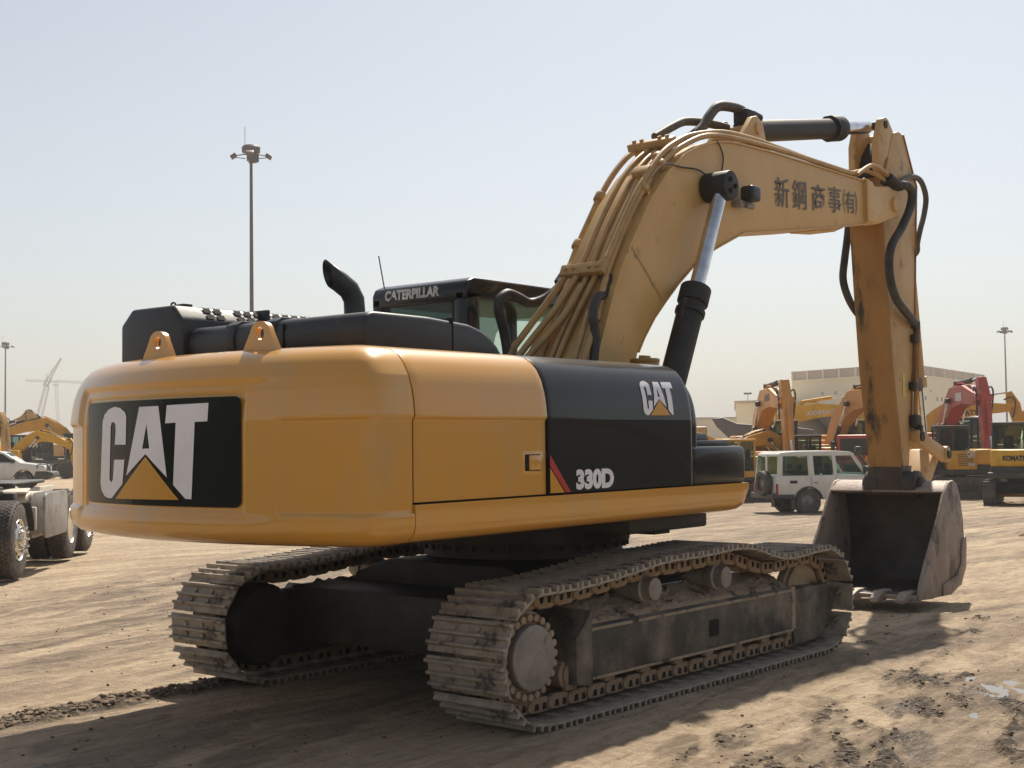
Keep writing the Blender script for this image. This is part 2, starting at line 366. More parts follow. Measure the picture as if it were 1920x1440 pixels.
# stickers on the black cover
decal('stripe_red', [[[(-1.608, 1.70), (-1.608, 1.625), (-1.44, 1.452), (-1.385, 1.452)]]], sidefn(0.003), m_red, cover)
decal('stripe_yellow', [[[(-1.608, 1.615), (-1.608, 1.452), (-1.455, 1.452)]]], sidefn(0.003), m_gold, cover)
lettering('model_lettering', '330D', -1.325, -0.885, 1.462, 1.598, sidefn(0.003), m_white, cover, 0.06)
def mapc(p):                                                     # reuse the logo outline at side-cover size
    return (-0.495 + (0.705 - p[0]) / 1.079 * 0.452, 1.962 + (p[1] - 1.458) / 0.581 * 0.250)
logofn = lambda x, z: (x, -1.5 + inset(z) - 0.004, z)
cutz = [1.93 + i * 0.02 for i in range(16)]
decal('badge_lettering', [[[mapc(p) for p in Cc]], [[mapc(p) for p in Aa], [mapc(p) for p in Ah]], [[mapc(p) for p in Tt]]], logofn, m_white, cover, (), cutz)
decal('badge_triangle', [[[mapc(p) for p in Tri]]], logofn, m_gold, cover, (), cutz)
# front lip of the hood
lip = [(-1.5 + inset(z) + 0.035, z) for z in np.linspace(1.45, 2.36, 24)]
lip = [(y, z - 0.012) for y, z in lip] + [(-0.7, 2.35), (-0.7, 1.45)]
MB().prism(lip, 'x', 0.155, 0.215, 0.012, 2).build('hood_edge', m_blk, exc)
lp2 = [(-1.5 + inset(z) * 1.1 + 0.05, 1.45 + (z - 1.45) * 0.94) for z in np.linspace(1.45, 2.36, 24)] + [(-0.75, 2.2), (-0.75, 1.45)]
MB().prism(lp2, 'x', 0.21, 0.33, 0.03, 3).build('hood_front', m_blk, exc)
MB().box(0.19, 1.015, -1.485, -0.85, 1.43, 1.73, 0.045, 4).build('tool_box', m_blk, exc)
MB().box(0.30, 1.0, -1.35, -0.9, 1.72, 1.775, 0.02, 2).box(0.62, 1.02, -1.15, -0.95, 1.73, 1.83, 0.04, 3).build('step_plate', m_sat, exc)
sk_p = [(-1.498, 1.435), (-1.30, 1.437), (-1.2, 1.30), (-1.2, 1.215), (-1.41, 1.215), (-1.455, 1.232), (-1.487, 1.268), (-1.5, 1.32)]
mb = MB(); N = 60; v = []; f = []
for i in range(N + 1):
    x = -2.878 + (1.02 + 2.878) * i / N
    for y, z in sk_p:
        e = max(0.0, x - 0.80); zz = max(z, 1.215 + (0.0 if e <= 0 else 0.205 * (1 - math.sqrt(max(0, 1 - (e / 0.222) ** 2)))))
        v.append((x, y, min(zz, 1.437)))
n = len(sk_p)
for i in range(N): f += [(i * n + k, (i + 1) * n + k, (i + 1) * n + (k + 1) % n, i * n + (k + 1) % n) for k in range(n)]
f += [tuple(range(n)), tuple(range(N * n, N * n + n))]
mb.raw(v, f).build('side_skirt', m_yel, exc, 40)
# left half of the upper body (out of sight from here, but solid)
mb = MB(); mb.prism([(y, z) for y, z in [(1.5, 1.22), (1.5, 2.0), (1.45, 2.2), (1.3, 2.34), (0.75, 2.36), (0.75, 1.22)]], 'x', -2.86, -0.25, 0.02).build('left_cover', m_yel, exc)
MB().box(-2.8, 1.0, 0.35, 1.49, 1.2, 1.5, 0.02).build('left_skirt', m_yel, exc)
MB().box(-2.1, 1.05, -1.0, 1.15, 1.15, 1.38, 0.02).box(-0.4, 0.70, -1.3, -0.6, 1.10, 1.25, 0.02).box(-2.4, 0.2, -0.75, 0.75, 1.3, 2.2, 0.02).box(0.4, 0.62, -1.0, -0.62, 1.04, 1.2).build('main_frame', m_dark, exc)
# engine hood behind the counterweight
hp = [(-2.70, 2.36), (-2.715, 2.50), (-2.695, 2.575), (-2.635, 2.604), (-2.12, 2.600), (-1.72, 2.575), (-1.60, 2.545), (-1.50, 2.50), (-1.42, 2.44), (-1.36, 2.37)]
hood = MB().prism(hp, 'y', -0.93, 0.80, 0.035, 3, None, 20).build('engine_hood', m_sat, exc, 40)
for yc in (0.34, -0.06):
    rb = [(-2.69, 2.37), (-2.712, 2.37), (-2.731, 2.50), (-2.707, 2.588), (-2.64, 2.619), (-2.12, 2.616), (-1.98, 2.606), (-1.98, 2.55), (-2.6, 2.55)]
    MB().prism(rb, 'y', yc - 0.05, yc + 0.05, 0.009, 2, None, 15).build('hood_rib', m_sat, hood, 40)
MB().box(-1.9, -1.895, -0.935, 0.5, 2.3, 2.606).build('hood_seam', m_gap, hood)
MB().box(-2.72, -2.7, -0.2, -0.195, 2.38, 2.56).build('hood_joint', m_gap, hood)
MB().lathe([(0.088, -0.02), (0.088, 0.02)], (-1.6, 0.285, 2.60), (0, 0, 1), 24).build('exhaust_collar', m_dark, hood)
e0 = Vector((-1.6, 0.285, 2.58)); mb = MB()
ex = [(-1.6, 0.285, 2.55), (-1.6, 0.285, 2.75), (-1.605, 0.287, 2.84), (-1.64, 0.30, 2.91), (-1.71, 0.325, 2.965), (-1.80, 0.355, 3.02)]
tp = []; seg = 24
pts = [Vector(p) for p in ex]; v = []; f = []; nn = None
for i, p in enumerate(pts):
    tg = (pts[min(i + 1, 5)] - pts[max(i - 1, 0)]).normalized()
    if nn is None: nn = Vector((1, 0, 0))
    nn = (nn - tg * nn.dot(tg)).normalized(); b = tg.cross(nn)
    for k in range(seg):
        q = p + nn * 0.078 * math.cos(2 * math.pi * k / seg) + b * 0.078 * math.sin(2 * math.pi * k / seg)
        if i == 5: q = q + tg * ((q - p).dot(Vector((0, 0, 1))) * 1.05)
        v.append(q)
for i in range(5): f += [(i * seg + k, i * seg + (k + 1) % seg, (i + 1) * seg + (k + 1) % seg, (i + 1) * seg + k) for k in range(seg)]
mb.raw(v, f); exo = mb.build('exhaust_pipe', m_sat, exc, 40)
sm = exo.modifiers.new('wall', 'SOLIDIFY'); sm.thickness = 0.006
# cooling box on the left
bx = [(0.80, 2.30), (1.505, 2.30), (1.505, 2.655), (1.375, 2.765), (0.90, 2.765), (0.80, 2.66)]
cbx = MB().prism(bx, 'x', -2.76, -1.0, 0.03, 3, None, 20).build('cooling_box', m_sat, exc, 40)
g = MB(); th = math.atan2(0.105, 0.10)
for i in range(15):
    for j in range(2):
        x0 = -2.52 + i * 0.092
        if i == 2 or (i > 11 and j == 0): continue
        a = (0.81 + 0.045 * j, 2.672 + 0.047 * j); b = (0.81 + 0.045 * j + 0.033, 2.672 + 0.047 * j + 0.035)
        g.raw([(x0, a[0] - 0.004, a[1] + 0.004), (x0 + 0.068, a[0] - 0.004, a[1] + 0.004), (x0 + 0.068, b[0] - 0.004, b[1] + 0.004), (x0, b[0] - 0.004, b[1] + 0.004)], [(0, 1, 2, 3)])
    g.raw([(-2.52 + i * 0.092, 0.93, 2.7675), (-2.452 + i * 0.092, 0.93, 2.7675), (-2.452 + i * 0.092, 1.1, 2.7675), (-2.52 + i * 0.092, 1.1, 2.7675)], [(0, 1, 2, 3)])
g.build('intake_grille', m_gap, cbx)
MB().box(-2.0, -1.97, 0.79, 1.2, 2.6, 2.774, 0.004).build('box_strap', m_sat, cbx)
MB().tube([(-2.6, 1.12, 2.76), (-2.6, 1.12, 2.80), (-2.6, 1.08, 2.80), (-2.6, 1.07, 2.76)], 0.007, 6).box(-2.64, -2.56, 0.93, 1.03, 2.765, 2.785, 0.006).build('box_catch', m_dark, cbx)
# ------------------------------------------------------------------ cab
cab_w = (0.42, 1.50); X0, X1 = -0.20, 1.75
roof = [(X0 + 0.0, 2.95), (X0 - 0.0, 3.06), (X0 + 0.03, 3.12), (X0 + 0.12, 3.155), (X1 - 0.25, 3.15), (X1 - 0.05, 3.10), (X1, 3.02), (X1 - 0.02, 2.98), (X0 + 0.2, 2.98)]
cab = MB().prism(roof, 'y', cab_w[0], cab_w[1], 0.035, 3, None, 25).box(X0, X0 + 0.2, cab_w[0], cab_w[0] + 0.13, 1.3, 3.05, 0.03).box(X0, X0 + 0.13, cab_w[1] - 0.12, cab_w[1], 1.3, 3.05, 0.03) \
    .box(X1 - 0.1, X1, cab_w[0], cab_w[0] + 0.08, 1.3, 3.02, 0.02).box(X1 - 0.1, X1, cab_w[1] - 0.08, cab_w[1], 1.3, 3.02, 0.02).box(0.85, 0.95, cab_w[1] - 0.07, cab_w[1], 1.3, 3.02, 0.02) \
    .box(X0, X0 + 0.06, cab_w[0] + 0.1, cab_w[1] - 0.1, 1.3, 2.45, 0.02).box(X0, X1, cab_w[0], cab_w[1], 1.25, 1.5, 0.02).box(X0 + 0.02, X1 - 0.02, cab_w[1] - 0.05, cab_w[1], 1.4, 1.95, 0.01).box(X0 + 0.02, X1 - 0.02, cab_w[0], cab_w[0] + 0.05, 1.4, 2.1, 0.01).build('cab', m_blk, exc, 40)
MB().box(X0 + 0.015, X0 + 0.03, cab_w[0] + 0.12, cab_w[1] - 0.1, 2.44, 2.965).build('rear_window', m_tint, cab)
MB().box(X0 + 0.19, X1 - 0.09, cab_w[0] + 0.02, cab_w[0] + 0.03, 2.09, 3.0).build('side_window', m_glass, cab)
MB().box(X0 + 0.12, X1 - 0.09, cab_w[1] - 0.03, cab_w[1] - 0.02, 1.94, 3.0).build('door_window', m_glass, cab)
MB().box(X1 - 0.03, X1 - 0.02, cab_w[0] + 0.07, cab_w[1] - 0.07, 1.5, 3.0).build('windscreen', m_glass, cab)
vs = [(X0 + 0.2, 2.99), (X1 - 0.1, 2.99), (X1 - 0.1, 2.86), (0.9, 2.845), (0.55, 2.83), (0.31, 2.78), (0.24, 2.70), (0.20, 2.60), (0.12, 2.52), (0.02, 2.5), (X0 + 0.2, 2.2)]
decal('window_film', [[vs]], lambda x, z: (x, cab_w[0] + 0.036, z), glass('sun_film', (0.30, 0.36, 0.33), 0.86, 0.3), cab)
MB().box(0.2, 0.75, 0.72, 1.22, 1.5, 1.95, 0.06).box(0.12, 0.26, 0.74, 1.2, 1.85, 2.62, 0.05).build('seat', m_seat, cab)
lettering('roof_lettering', 'CATERPILLAR', -1.335, -0.705, 3.008, 3.098, lambda u, v: (X0 - 0.004, -u, v), m_whitew, cab, 0.05, shear=0.08)
decal('lettering_triangle', [[[(-1.285, 3.008), (-1.20, 3.008), (-1.245, 3.046)]]], lambda u, v: (X0 - 0.007, -u, v), m_blk, cab)
MB().tube([(X0 + 0.08, 1.42, 3.13), (X0 + 0.06, 1.43, 3.25), (X0 + 0.03, 1.44, 3.42)], 0.006, 6).build('antenna', m_dark, exc)
MB().cyl((X0 - 0.02, 1.53, 2.9), (X0 + 0.02, 1.53, 2.9), 0.025, 12).build('cab_latch', m_dark, cab)
MB().cyl((0.42, -0.92, 2.2), (0.42, -0.92, 2.40), 0.115, 28, bev=0.01).cyl((0.42, -0.92, 2.395), (0.42, -0.92, 2.43), 0.12, 28, bev=0.01).box(0.36, 0.48, -0.94, -0.90, 2.43, 2.455, 0.006).build('fuel_filler', mat('ochre_paint', (0.34, 0.19, 0.03), (0.25, 0.14, 0.03), 5, 0.4), exc)
MB().box(0.2, 1.02, -0.95, -0.62, 1.4, 2.2, 0.03).build('fuel_tank', m_blk, exc)

# ------------------------------------------------------------------ boom
YC = -0.30; YB = -0.38; BH = 0.26
bT = [(-0.02, 1.70), (0.02, 2.05), (0.173, 2.453), (0.379, 2.905), (0.517, 3.178), (0.688, 3.42), (0.975, 3.80), (1.262, 4.079), (1.532, 4.275), (1.781, 4.39), (2.028, 4.468), (2.243, 4.515), (2.473, 4.540), (3.269, 4.572), (4.149, 4.585), (5.128, 4.597), (5.34, 4.60)]
bB = [(5.40, 4.145), (5.311, 4.133), (4.949, 4.072), (4.205, 3.955), (3.236, 3.814), (2.593, 3.724), (2.479, 3.681), (2.207, 3.576), (1.954, 3.476), (1.634, 3.301), (1.397, 3.139), (1.202, 2.985), (1.003, 2.816), (0.842, 2.641), (0.75, 2.516), (0.60, 2.1), (0.45, 1.7)]
boom = MB().prism(bT + bB, 'y', YB - BH, YB + BH, 0.006, 2, None, 50).build('boom', m_boom, exc, 30)
MB().ribbon(bT[1:], YB - BH - 0.012, YB + BH + 0.012, 0.016).build('top_plate', m_boom, boom, 30)
MB().ribbon(bB[:-2], YB - BH - 0.010, YB + BH + 0.010, 0.014).build('bottom_plate', m_boom, boom, 30)
nose = [(5.33, 4.645), (5.44, 4.635), (5.50, 4.575), (5.72, 4.60), (5.95, 4.64), (6.10, 4.62), (6.23, 4.52), (6.26, 4.42), (6.20, 4.31), (6.05, 4.265), (5.93, 4.245), (5.72, 4.18), (5.52, 4.14), (5.33, 4.13)]
for s in (-1, 1):
    y = YB + s * BH
    MB().prism(nose, 'y', y - 0.025 if s < 0 else y - 0.095, y + 0.095 if s < 0 else y + 0.025, 0.02, 3).build('boom_nose', m_boom, boom, 40)
lobe = [(5.32, 4.62), (5.46, 4.61), (5.56, 4.52), (5.70, 4.42), (5.74, 4.38), (5.70, 4.30), (5.60, 4.24), (5.50, 4.16), (5.32, 4.15)]
MB().prism(lobe, 'y', YB - BH - 0.05, YB - BH - 0.02, 0.012, 3).build('nose_plate', m_boom, boom, 40)
MB().cyl((6.10, YB - BH - 0.06, 4.44), (6.10, YB + BH + 0.06, 4.44), 0.085, 24, bev=0.01).build('stick_pin', m_stickside, boom)
MB().prism([(4.24, 3.935), (4.69, 3.975), (4.9, 4.04), (4.9, 4.06), (4.24, 3.96)], 'y', YB - 0.2, YB + 0.1, 0.004).build('boom_pad', m_boom, boom)
MB().raw([(x + nx, YB - BH - 0.0072, z + nz) for x, z, nx, nz in ((0.66, 3.395, -.006, -.006), (1.14, 2.975, -.006, -.006), (1.14, 2.975, .006, .006), (0.66, 3.395, .006, .006))], [(0, 1, 2, 3)]).build('weld_seam', m_pipe, boom)
boomside = lambda x, z: (x, YB - BH - 0.004 - 0.0045, z)
for ch, (x, z), w_, h_ in (('新', (3.37, 4.205), .30, .30), ('鋼', (3.75, 4.235), .31, .30), ('商', (4.18, 4.262), .31, .28), ('事', (4.57, 4.295), .31, .28), ('(', (4.80, 4.315), .05, .26), ('有', (4.95, 4.318), .24, .24), (')', (5.10, 4.325), .05, .26)):
    bm = text_bm(ch, x - w_ / 2, x + w_ / 2, z - h_ / 2, z + h_ / 2, 0.006)
    for v_ in bm.verts: v_.co.y += (v_.co.x - x) * 0.075
    finish_decal('boom_character', bm, boomside, m_ink, boom)
# boom-top lines: (arc length, offset) frame
arc = [0.0]
for a, b in zip(bT, bT[1:]): arc.append(arc[-1] + (Vector(b) - Vector(a)).length)
def onboom(s, y, h):
    for i in range(len(bT) - 1):
        if s <= arc[i + 1] or i == len(bT) - 2:
            t = (s - arc[i]) / (arc[i + 1] - arc[i]); a, b = Vector(bT[i]), Vector(bT[i + 1]); p = a + (b - a) * t
            a2, b2 = Vector(bT[max(i - 1, 0)]), Vector(bT[min(i + 2, len(bT) - 1)]); d = (b2 - a2).normalized(); return Vector((p.x - d.y * h, YB + y, p.y + d.x * h))
def pipe(name, pts, r, m=m_pipe, sm=4): return MB().tube([onboom(*p) for p in pts], r, 10, sm).build(name, m, boom, 60)
S = lambda x: next(arc[i] + (x - bT[i][0]) / (bT[i + 1][0] - bT[i][0]) * (arc[i + 1] - arc[i]) for i in range(2, len(bT) - 1) if bT[i + 1][0] >= x)
MB().tube([(0.448, -0.55, 3.10), (0.437, -0.55, 3.25), (0.50, -0.55, 3.335), (0.897, -0.55, 3.867), (1.154, -0.55, 4.127), (1.352, -0.55, 4.299), (1.587, -0.55, 4.427), (1.829, -0.56, 4.523), (2.261, -0.58, 4.62), (2.677, -0.59, 4.655), (3.279, -0.59, 4.665), (4.6, -0.60, 4.65), (5.05, -0.60, 4.66), (5.25, -0.60, 4.70)], 0.028, 10, 4).build('hydraulic_pipe', m_pipe, boom, 60)
pipe('hydraulic_pipe', [(S(0.30), -0.20, .05), (S(0.50), -0.18, .06), (S(0.9), -0.18, .07), (S(1.3), -0.19, .07), (S(1.7), -0.21, .07), (S(2.2), -0.22, .07), (S(3.2), -0.24, .06), (S(5.0), -0.26, .05)], 0.027)
pipe('hydraulic_pipe', [(0.30, 0.20, .05), (S(0.24), 0.06, .06), (S(0.50), -0.09, .07), (S(0.9), -0.09, .07), (S(1.3), -0.08, .08), (S(1.7), -0.06, .08), (S(2.1), -0.05, .10)], 0.025)
pipe('hydraulic_pipe', [(0.25, 0.30, .06), (S(0.26), 0.12, .06), (S(0.50), 0.00, .07), (S(0.9), 0.00, .07), (S(1.3), 0.02, .08), (S(1.7), 0.05, .08)], 0.025)
pipe('hydraulic_pipe', [(0.20, 0.40, .05), (S(0.27), 0.24, .06), (S(0.50), 0.11, .07), (S(0.9), 0.11, .07), (S(1.3), 0.12, .09), (S(1.7), 0.12, .10)], 0.025)
MB().tube([(0.70, 0.06, 3.19), (0.856, 0.10, 3.349), (0.979, 0.12, 3.502), (1.15, 0.12, 3.74), (1.328, 0.12, 3.975), (1.558, 0.12, 4.228), (1.794, 0.10, 4.433), (2.0, 0.06, 4.532), (2.15, 0.0, 4.60)], 0.028, 10, 4).build('hydraulic_pipe', m_pipe, boom, 60)
for pts in ([(0.30, -0.02, .02), (0.55, -0.10, .10), (S(0.25), -0.13, .10), (S(0.33), -0.12, .08)], [(0.30, -0.16, .02), (0.60, -0.20, .10), (S(0.25), -0.22, .09), (S(0.33), -0.2, .08)]): pipe('drain_pipe', pts, 0.024)
for x, y0, y1, h in ((0.47, -0.20, 0.24, .12), (1.15, -0.18, -0.02, .12), (1.60, -0.13, 0.34, .13)):
    p = onboom(S(x), 0, h); q = onboom(S(x) + 0.10, 0, h); d = (q - p).normalized(); nrm = Vector((-d.z, 0, d.x)); M = Matrix(((d.x, 0, nrm.x, p.x), (0, 1, 0, 0), (d.z, 0, nrm.z, p.z), (0, 0, 0, 1)))
    mb = MB(); mb.box(0, 0.10, YB + y0, YB + y1, -0.035, 0.035, 0.01, 2, M)
    for yy in (y0 + 0.06, y0 + 0.14, y1 - 0.06, y1 - 0.14):
        if y1 - y0 > 0.3: mb.cyl(M @ Vector((0.05, YB + yy, 0.03)), M @ Vector((0.05, YB + yy, 0.06)), 0.02, 8)
    mb.box(0.02, 0.08, YB + y0 + 0.05, YB + y1 - 0.05, -h, -0.03, 0, 1, M)
    mb.build('pipe_clamp', m_pipe, boom)
for p_, q_ in (((1.30, 0.12, 3.937), (1.35, 0.12, 4.005)), ((0.955, 0.12, 3.472), (1.0, 0.12, 3.53))): MB().cyl(p_, q_, 0.052, 12, bev=0.006).build('pipe_collar', m_pipe, boom)
for x, y, h in ((1.05, -0.18, .07), (1.3, -0.19, .07), (1.42, -0.09, .08)):
    a = onboom(S(x) - 0.03, y, h); b = onboom(S(x) + 0.03, y, h); MB().cyl(a, b, 0.052, 12, bev=0.006).build('pipe_collar', m_pipe, boom)
MB().cyl((0.45, -0.55, 3.14), (0.44, -0.55, 3.03), 0.05, 6).build('hose_fitting', m_dark, boom)
MB().tube([(0.44, -0.55, 3.05), (0.36, -0.57, 2.96), (0.25, -0.59, 2.93), (0.16, -0.61, 2.80), (0.17, -0.62, 2.6), (0.14, -0.62, 2.38)], 0.038, 12, 5).build('supply_hose', m_rub, boom, 60)
MB().tube([(0.70, 0.06, 3.17), (0.61, 0.08, 3.08), (0.498, 0.14, 2.99), (0.375, 0.2, 2.955), (0.224, 0.2, 2.99), (0.077, 0.2, 3.01), (-0.02, 0.2, 2.95), (-0.035, 0.2, 2.864), (0.027, 0.2, 2.70), (0.075, 0.2, 2.5), (0.08, 0.2, 2.3)], 0.042, 12, 5).build('supply_hose', m_rub, boom, 60)
MB().cyl((0.72, 0.05, 3.22), (0.64, 0.07, 3.12), 0.062, 6).build('hose_fitting', m_dark, boom)
MB().tube([(1.95, -0.08, 4.60), (2.22, -0.1, 4.74), (2.44, -0.1, 4.83), (2.70, -0.12, 4.87), (2.95, -0.16, 4.88), (3.1, -0.2, 4.87)], 0.042, 12, 5).build('cylinder_hose', m_greyhose, boom, 60)
MB().tube([(2.45, -0.14, 4.66), (2.60, -0.2, 4.78), (2.73, -0.22, 4.93), (2.85, -0.24, 5.03), (3.05, -0.26, 5.065), (3.25, -0.28, 5.06), (3.42, -0.28, 5.0)], 0.05, 12, 5).build('cylinder_hose', m_greyhose, boom, 60)
MB().tube([(0.99, YB - BH - 0.015, 4.0), (1.2, YB - BH - 0.015, 4.15), (1.45, YB - BH - 0.02, 4.16), (1.75, YB - BH - 0.02, 4.18), (1.95, YB - BH - 0.03, 4.12)], 0.007, 6).tube([(2.1, YB - BH - 0.015, 4.5), (2.2, YB - BH - 0.015, 4.38), (2.16, YB - BH - 0.015, 4.2)], 0.007, 6).build('cable', m_dark, boom)
# flared left foot of the boom with the lines that fan out over it
ft = [(0.70, -0.13, 3.40), (0.92, -0.13, 2.75), (0.0, -0.13, 1.95), (0.5, -0.13, 1.80), (0.0, 0.36, 1.95), (0.5, 0.36, 1.80)]
MB().raw(ft, [(0, 1, 3, 2), (0, 2, 4), (1, 5, 3), (2, 3, 5, 4), (0, 4, 5, 1)], 0.02, 3).build('boom_foot', m_boom, boom, 40)
for pts in ([(0.52, -0.22, 3.22), (0.38, -0.10, 2.96), (0.20, 0.10, 2.60), (0.05, 0.30, 2.28)], [(0.46, -0.30, 3.12), (0.32, -0.18, 2.84), (0.16, 0.02, 2.52), (0.02, 0.18, 2.24)], [(0.40, -0.38, 3.02), (0.28, -0.30, 2.78), (0.10, -0.08, 2.46), (-0.05, 0.06, 2.24)]):
    MB().tube([(x - 0.07, y, z + 0.04) for x, y, z in pts], 0.028, 8, 4).build('fan_pipe', m_pipe, boom, 60)
# work lamp
lampo = MB().box(2.43, 2.60, YB - BH - 0.19, YB - BH - 0.05, 3.985, 4.13, 0.03, 3, ).build('work_lamp', m_sat, boom)
MB().box(2.36, 2.46, YB - BH - 0.10, YB - BH, 3.93, 3.99, 0.01).cyl((2.45, YB - BH - 0.1, 3.95), (2.58, YB - BH - 0.1, 3.95), 0.03, 10).build('lamp_bracket', m_hub, lampo)
# ------------------------------------------------------------------ boom cylinders
def lerp(a, b, t): return tuple(a[i] + (b[i] - a[i]) * t for i in range(3))
for s in (-1, 1):
    y = YB + s * (BH + 0.17)
    lo = (0.70, y, 1.66); hi = (1.896, y, 4.033)
    brl = MB().cyl(lo, lerp(lo, hi, 0.57), 0.115, 28).cyl(lerp(lo, hi, 0.54), lerp(lo, hi, 0.60), 0.135, 28, bev=0.01).cyl(lerp(lo, hi, 0.50), lerp(lo, hi, 0.515), 0.13, 28).build('boom_cylinder', m_dark, exc, 40)
    MB().cyl(lerp(lo, hi, 0.595), lerp(lo, hi, 0.98), 0.066, 24).build('cylinder_rod', m_chrome, brl)
    MB().cyl((1.896, y - 0.10, 4.033), (1.896, y + 0.16 if s < 0 else y + 0.10, 4.033), 0.135, 28, bev=0.015).build('rod_eye', m_dark, brl)
    mb = MB()
    for a in range(3): mb.cyl((1.896 + 0.06 * math.cos(a * 2.1), y - 0.115, 4.033 + 0.06 * math.sin(a * 2.1)), (1.896 + 0.06 * math.cos(a * 2.1), y - 0.095, 4.033 + 0.06 * math.sin(a * 2.1)), 0.022, 8)
    mb.build('pin_bolt', m_gap, brl)
    tb = lerp(lo, hi, 0.55)
    MB().tube([(tb[0] - 0.12, y - 0.0, tb[2] + 0.02), (tb[0] - 0.17, y, tb[2] - 0.12), (tb[0] - 0.26, y, tb[2] - 0.4), (tb[0] - 0.40, y, tb[2] - 0.62), (tb[0] - 0.52, y + 0.02, tb[2] - 0.8)], 0.026, 8).build('cylinder_hose', m_rub, brl, 60)
# ------------------------------------------------------------------ stick cylinder
cb = (3.20, YC, 4.835); ce = (6.32, YC, 5.435)
sc_ = MB().cyl(cb, lerp(cb, ce, 0.70), 0.112, 28).cyl(lerp(cb, ce, 0.655), lerp(cb, ce, 0.725), 0.145, 28, bev=0.012).cyl(lerp(cb, ce, 0.645), lerp(cb, ce, 0.66), 0.15, 10).cyl(lerp(cb, ce, 0.055), lerp(cb, ce, 0.075), 0.125, 28).build('stick_cylinder', m_dark, exc, 40)
MB().cyl(lerp(cb, ce, 0.72), lerp(cb, ce, 0.97), 0.075, 24).build('cylinder_rod', m_chrome, sc_)
MB().box(3.18, 3.42, YC - 0.08, YC + 0.08, 4.92, 5.06, 0.015).cyl((3.45, YC, 5.05), (3.58, YC, 5.04), 0.045, 10).build('hose_block', m_dark, sc_)
for s in (-1, 1): MB().prism([(2.72, 4.55), (2.92, 4.78), (3.06, 4.93), (3.17, 4.96), (3.28, 4.90), (3.34, 4.75), (3.52, 4.58)], 'y', YC + s * 0.17 - 0.03, YC + s * 0.17 + 0.03, 0.012).build('cylinder_bracket', m_boom, boom)
MB().cyl((3.17, YC - 0.22, 4.83), (3.17, YC + 0.22, 4.83), 0.06, 16).build('cylinder_pin', m_stickside, sc_)
# ------------------------------------------------------------------ stick
SH = 0.195
stp = [(6.50, 5.30), (6.56, 5.38), (6.70, 5.42), (6.815, 5.40), (7.114, 4.934), (7.19, 4.83), (7.104, 4.00), (7.06, 3.45), (7.015, 3.007), (6.912, 2.516), (6.848, 1.883), (6.75, 1.35), (6.70, 1.14), (6.62, 1.08), (6.55, 1.14), (6.581, 1.354), (6.48, 1.938), (6.357, 2.535), (6.26, 3.385), (6.178, 4.249), (6.252, 4.853), (6.315, 4.957)]
stick = MB().prism(stp, 'y', YC - SH, YC + SH, 0.006, 2, None, 50).build('stick', m_stickside, exc, 30)
MB().ribbon([(6.545, 1.16), (6.581, 1.354), (6.48, 1.938), (6.357, 2.535), (6.26, 3.385), (6.178, 4.249), (6.252, 4.853), (6.36, 5.03)], YC - SH - 0.012, YC + SH + 0.012, 0.03).build('stick_rear_plate', m_stick, stick, 30)
MB().ribbon([(6.82, 5.40), (7.12, 4.934), (7.197, 4.83), (7.11, 4.00), (7.066, 3.45), (7.02, 3.007), (6.917, 2.516), (6.853, 1.883)], YC - SH - 0.010, YC + SH + 0.010, 0.02).build('stick_front_plate', m_stick, stick, 30)
ear = [(6.10, 4.90), (6.105, 5.18), (6.20, 5.40), (6.25, 5.50), (6.35, 5.535), (6.43, 5.515), (6.56, 5.40), (6.60, 5.20), (6.40, 4.90), (6.25, 4.80)]
for s in (-1, 1): MB().prism(ear, 'y', YC + s * 0.145 - 0.04, YC + s * 0.145 + 0.04, 0.012, 2).build('cylinder_ear', m_stickside, stick, 40)
MB().prism([(6.16, 4.82), (6.30, 5.10), (6.48, 5.28), (6.6, 5.0), (6.4, 4.8)], 'y', YC - 0.12, YC + 0.12).build('ear_web', m_dark, stick)
MB().cyl((6.33, YC - 0.20, 5.445), (6.33, YC + 0.20, 5.445), 0.05, 20, bev=0.006).build('cylinder_pin', m_dark, stick)
MB().prism([(6.515, 1.42), (6.50, 1.36), (6.47, 1.16), (6.58, 1.04), (6.72, 1.13), (6.78, 1.34), (6.80, 1.44)], 'y', YC - SH - 0.02, YC + SH + 0.02, 0.008).build('stick_foot', mat('greasy_brown_steel', (0.075, 0.045, 0.025), (0.035, 0.026, 0.02), 6, 0.5, bump=0.3), stick)
MB().box(6.62, 6.70, YC - SH - 0.006, YC - SH - 0.004, 2.25, 2.53).build('warning_label', m_lblyel, stick)
# small brackets and lines down the stick front edge
for z, x in ((3.12, 7.03), (2.95, 7.0), (2.38, 6.92)): MB().box(x - 0.12, x + 0.03, YC - SH - 0.07, YC - SH - 0.005, z - 0.05, z + 0.05, 0.015).build('line_bracket', m_dark, stick)
MB().tube([(7.02, YC - SH - 0.045, 3.15), (6.96, YC - SH - 0.045, 2.6), (6.90, YC - SH - 0.045, 2.2), (6.88, YC - SH - 0.045, 2.0)], 0.03, 8).build('steel_line', m_stick, stick)
MB().tube([(7.20, YC - 0.1, 3.9), (7.18, YC - 0.1, 3.4), (7.18, YC - 0.1, 3.0), (7.26, YC - 0.1, 2.7), (7.28, YC - 0.1, 2.5)], 0.03, 8).box(7.12, 7.36, YC - 0.16, YC, 2.33, 2.5, 0.02).box(7.3, 7.42, YC - 0.14, YC - 0.06, 2.36, 2.43, 0.015).build('cylinder_hose', m_rub, stick)
MB().box(6.78, 6.98, YC - SH - 0.09, YC - SH - 0.002, 1.88, 2.04, 0.03).box(6.84, 6.92, YC - SH - 0.13, YC - SH - 0.05, 1.84, 1.92, 0.02).build('valve_block', m_dark, stick)
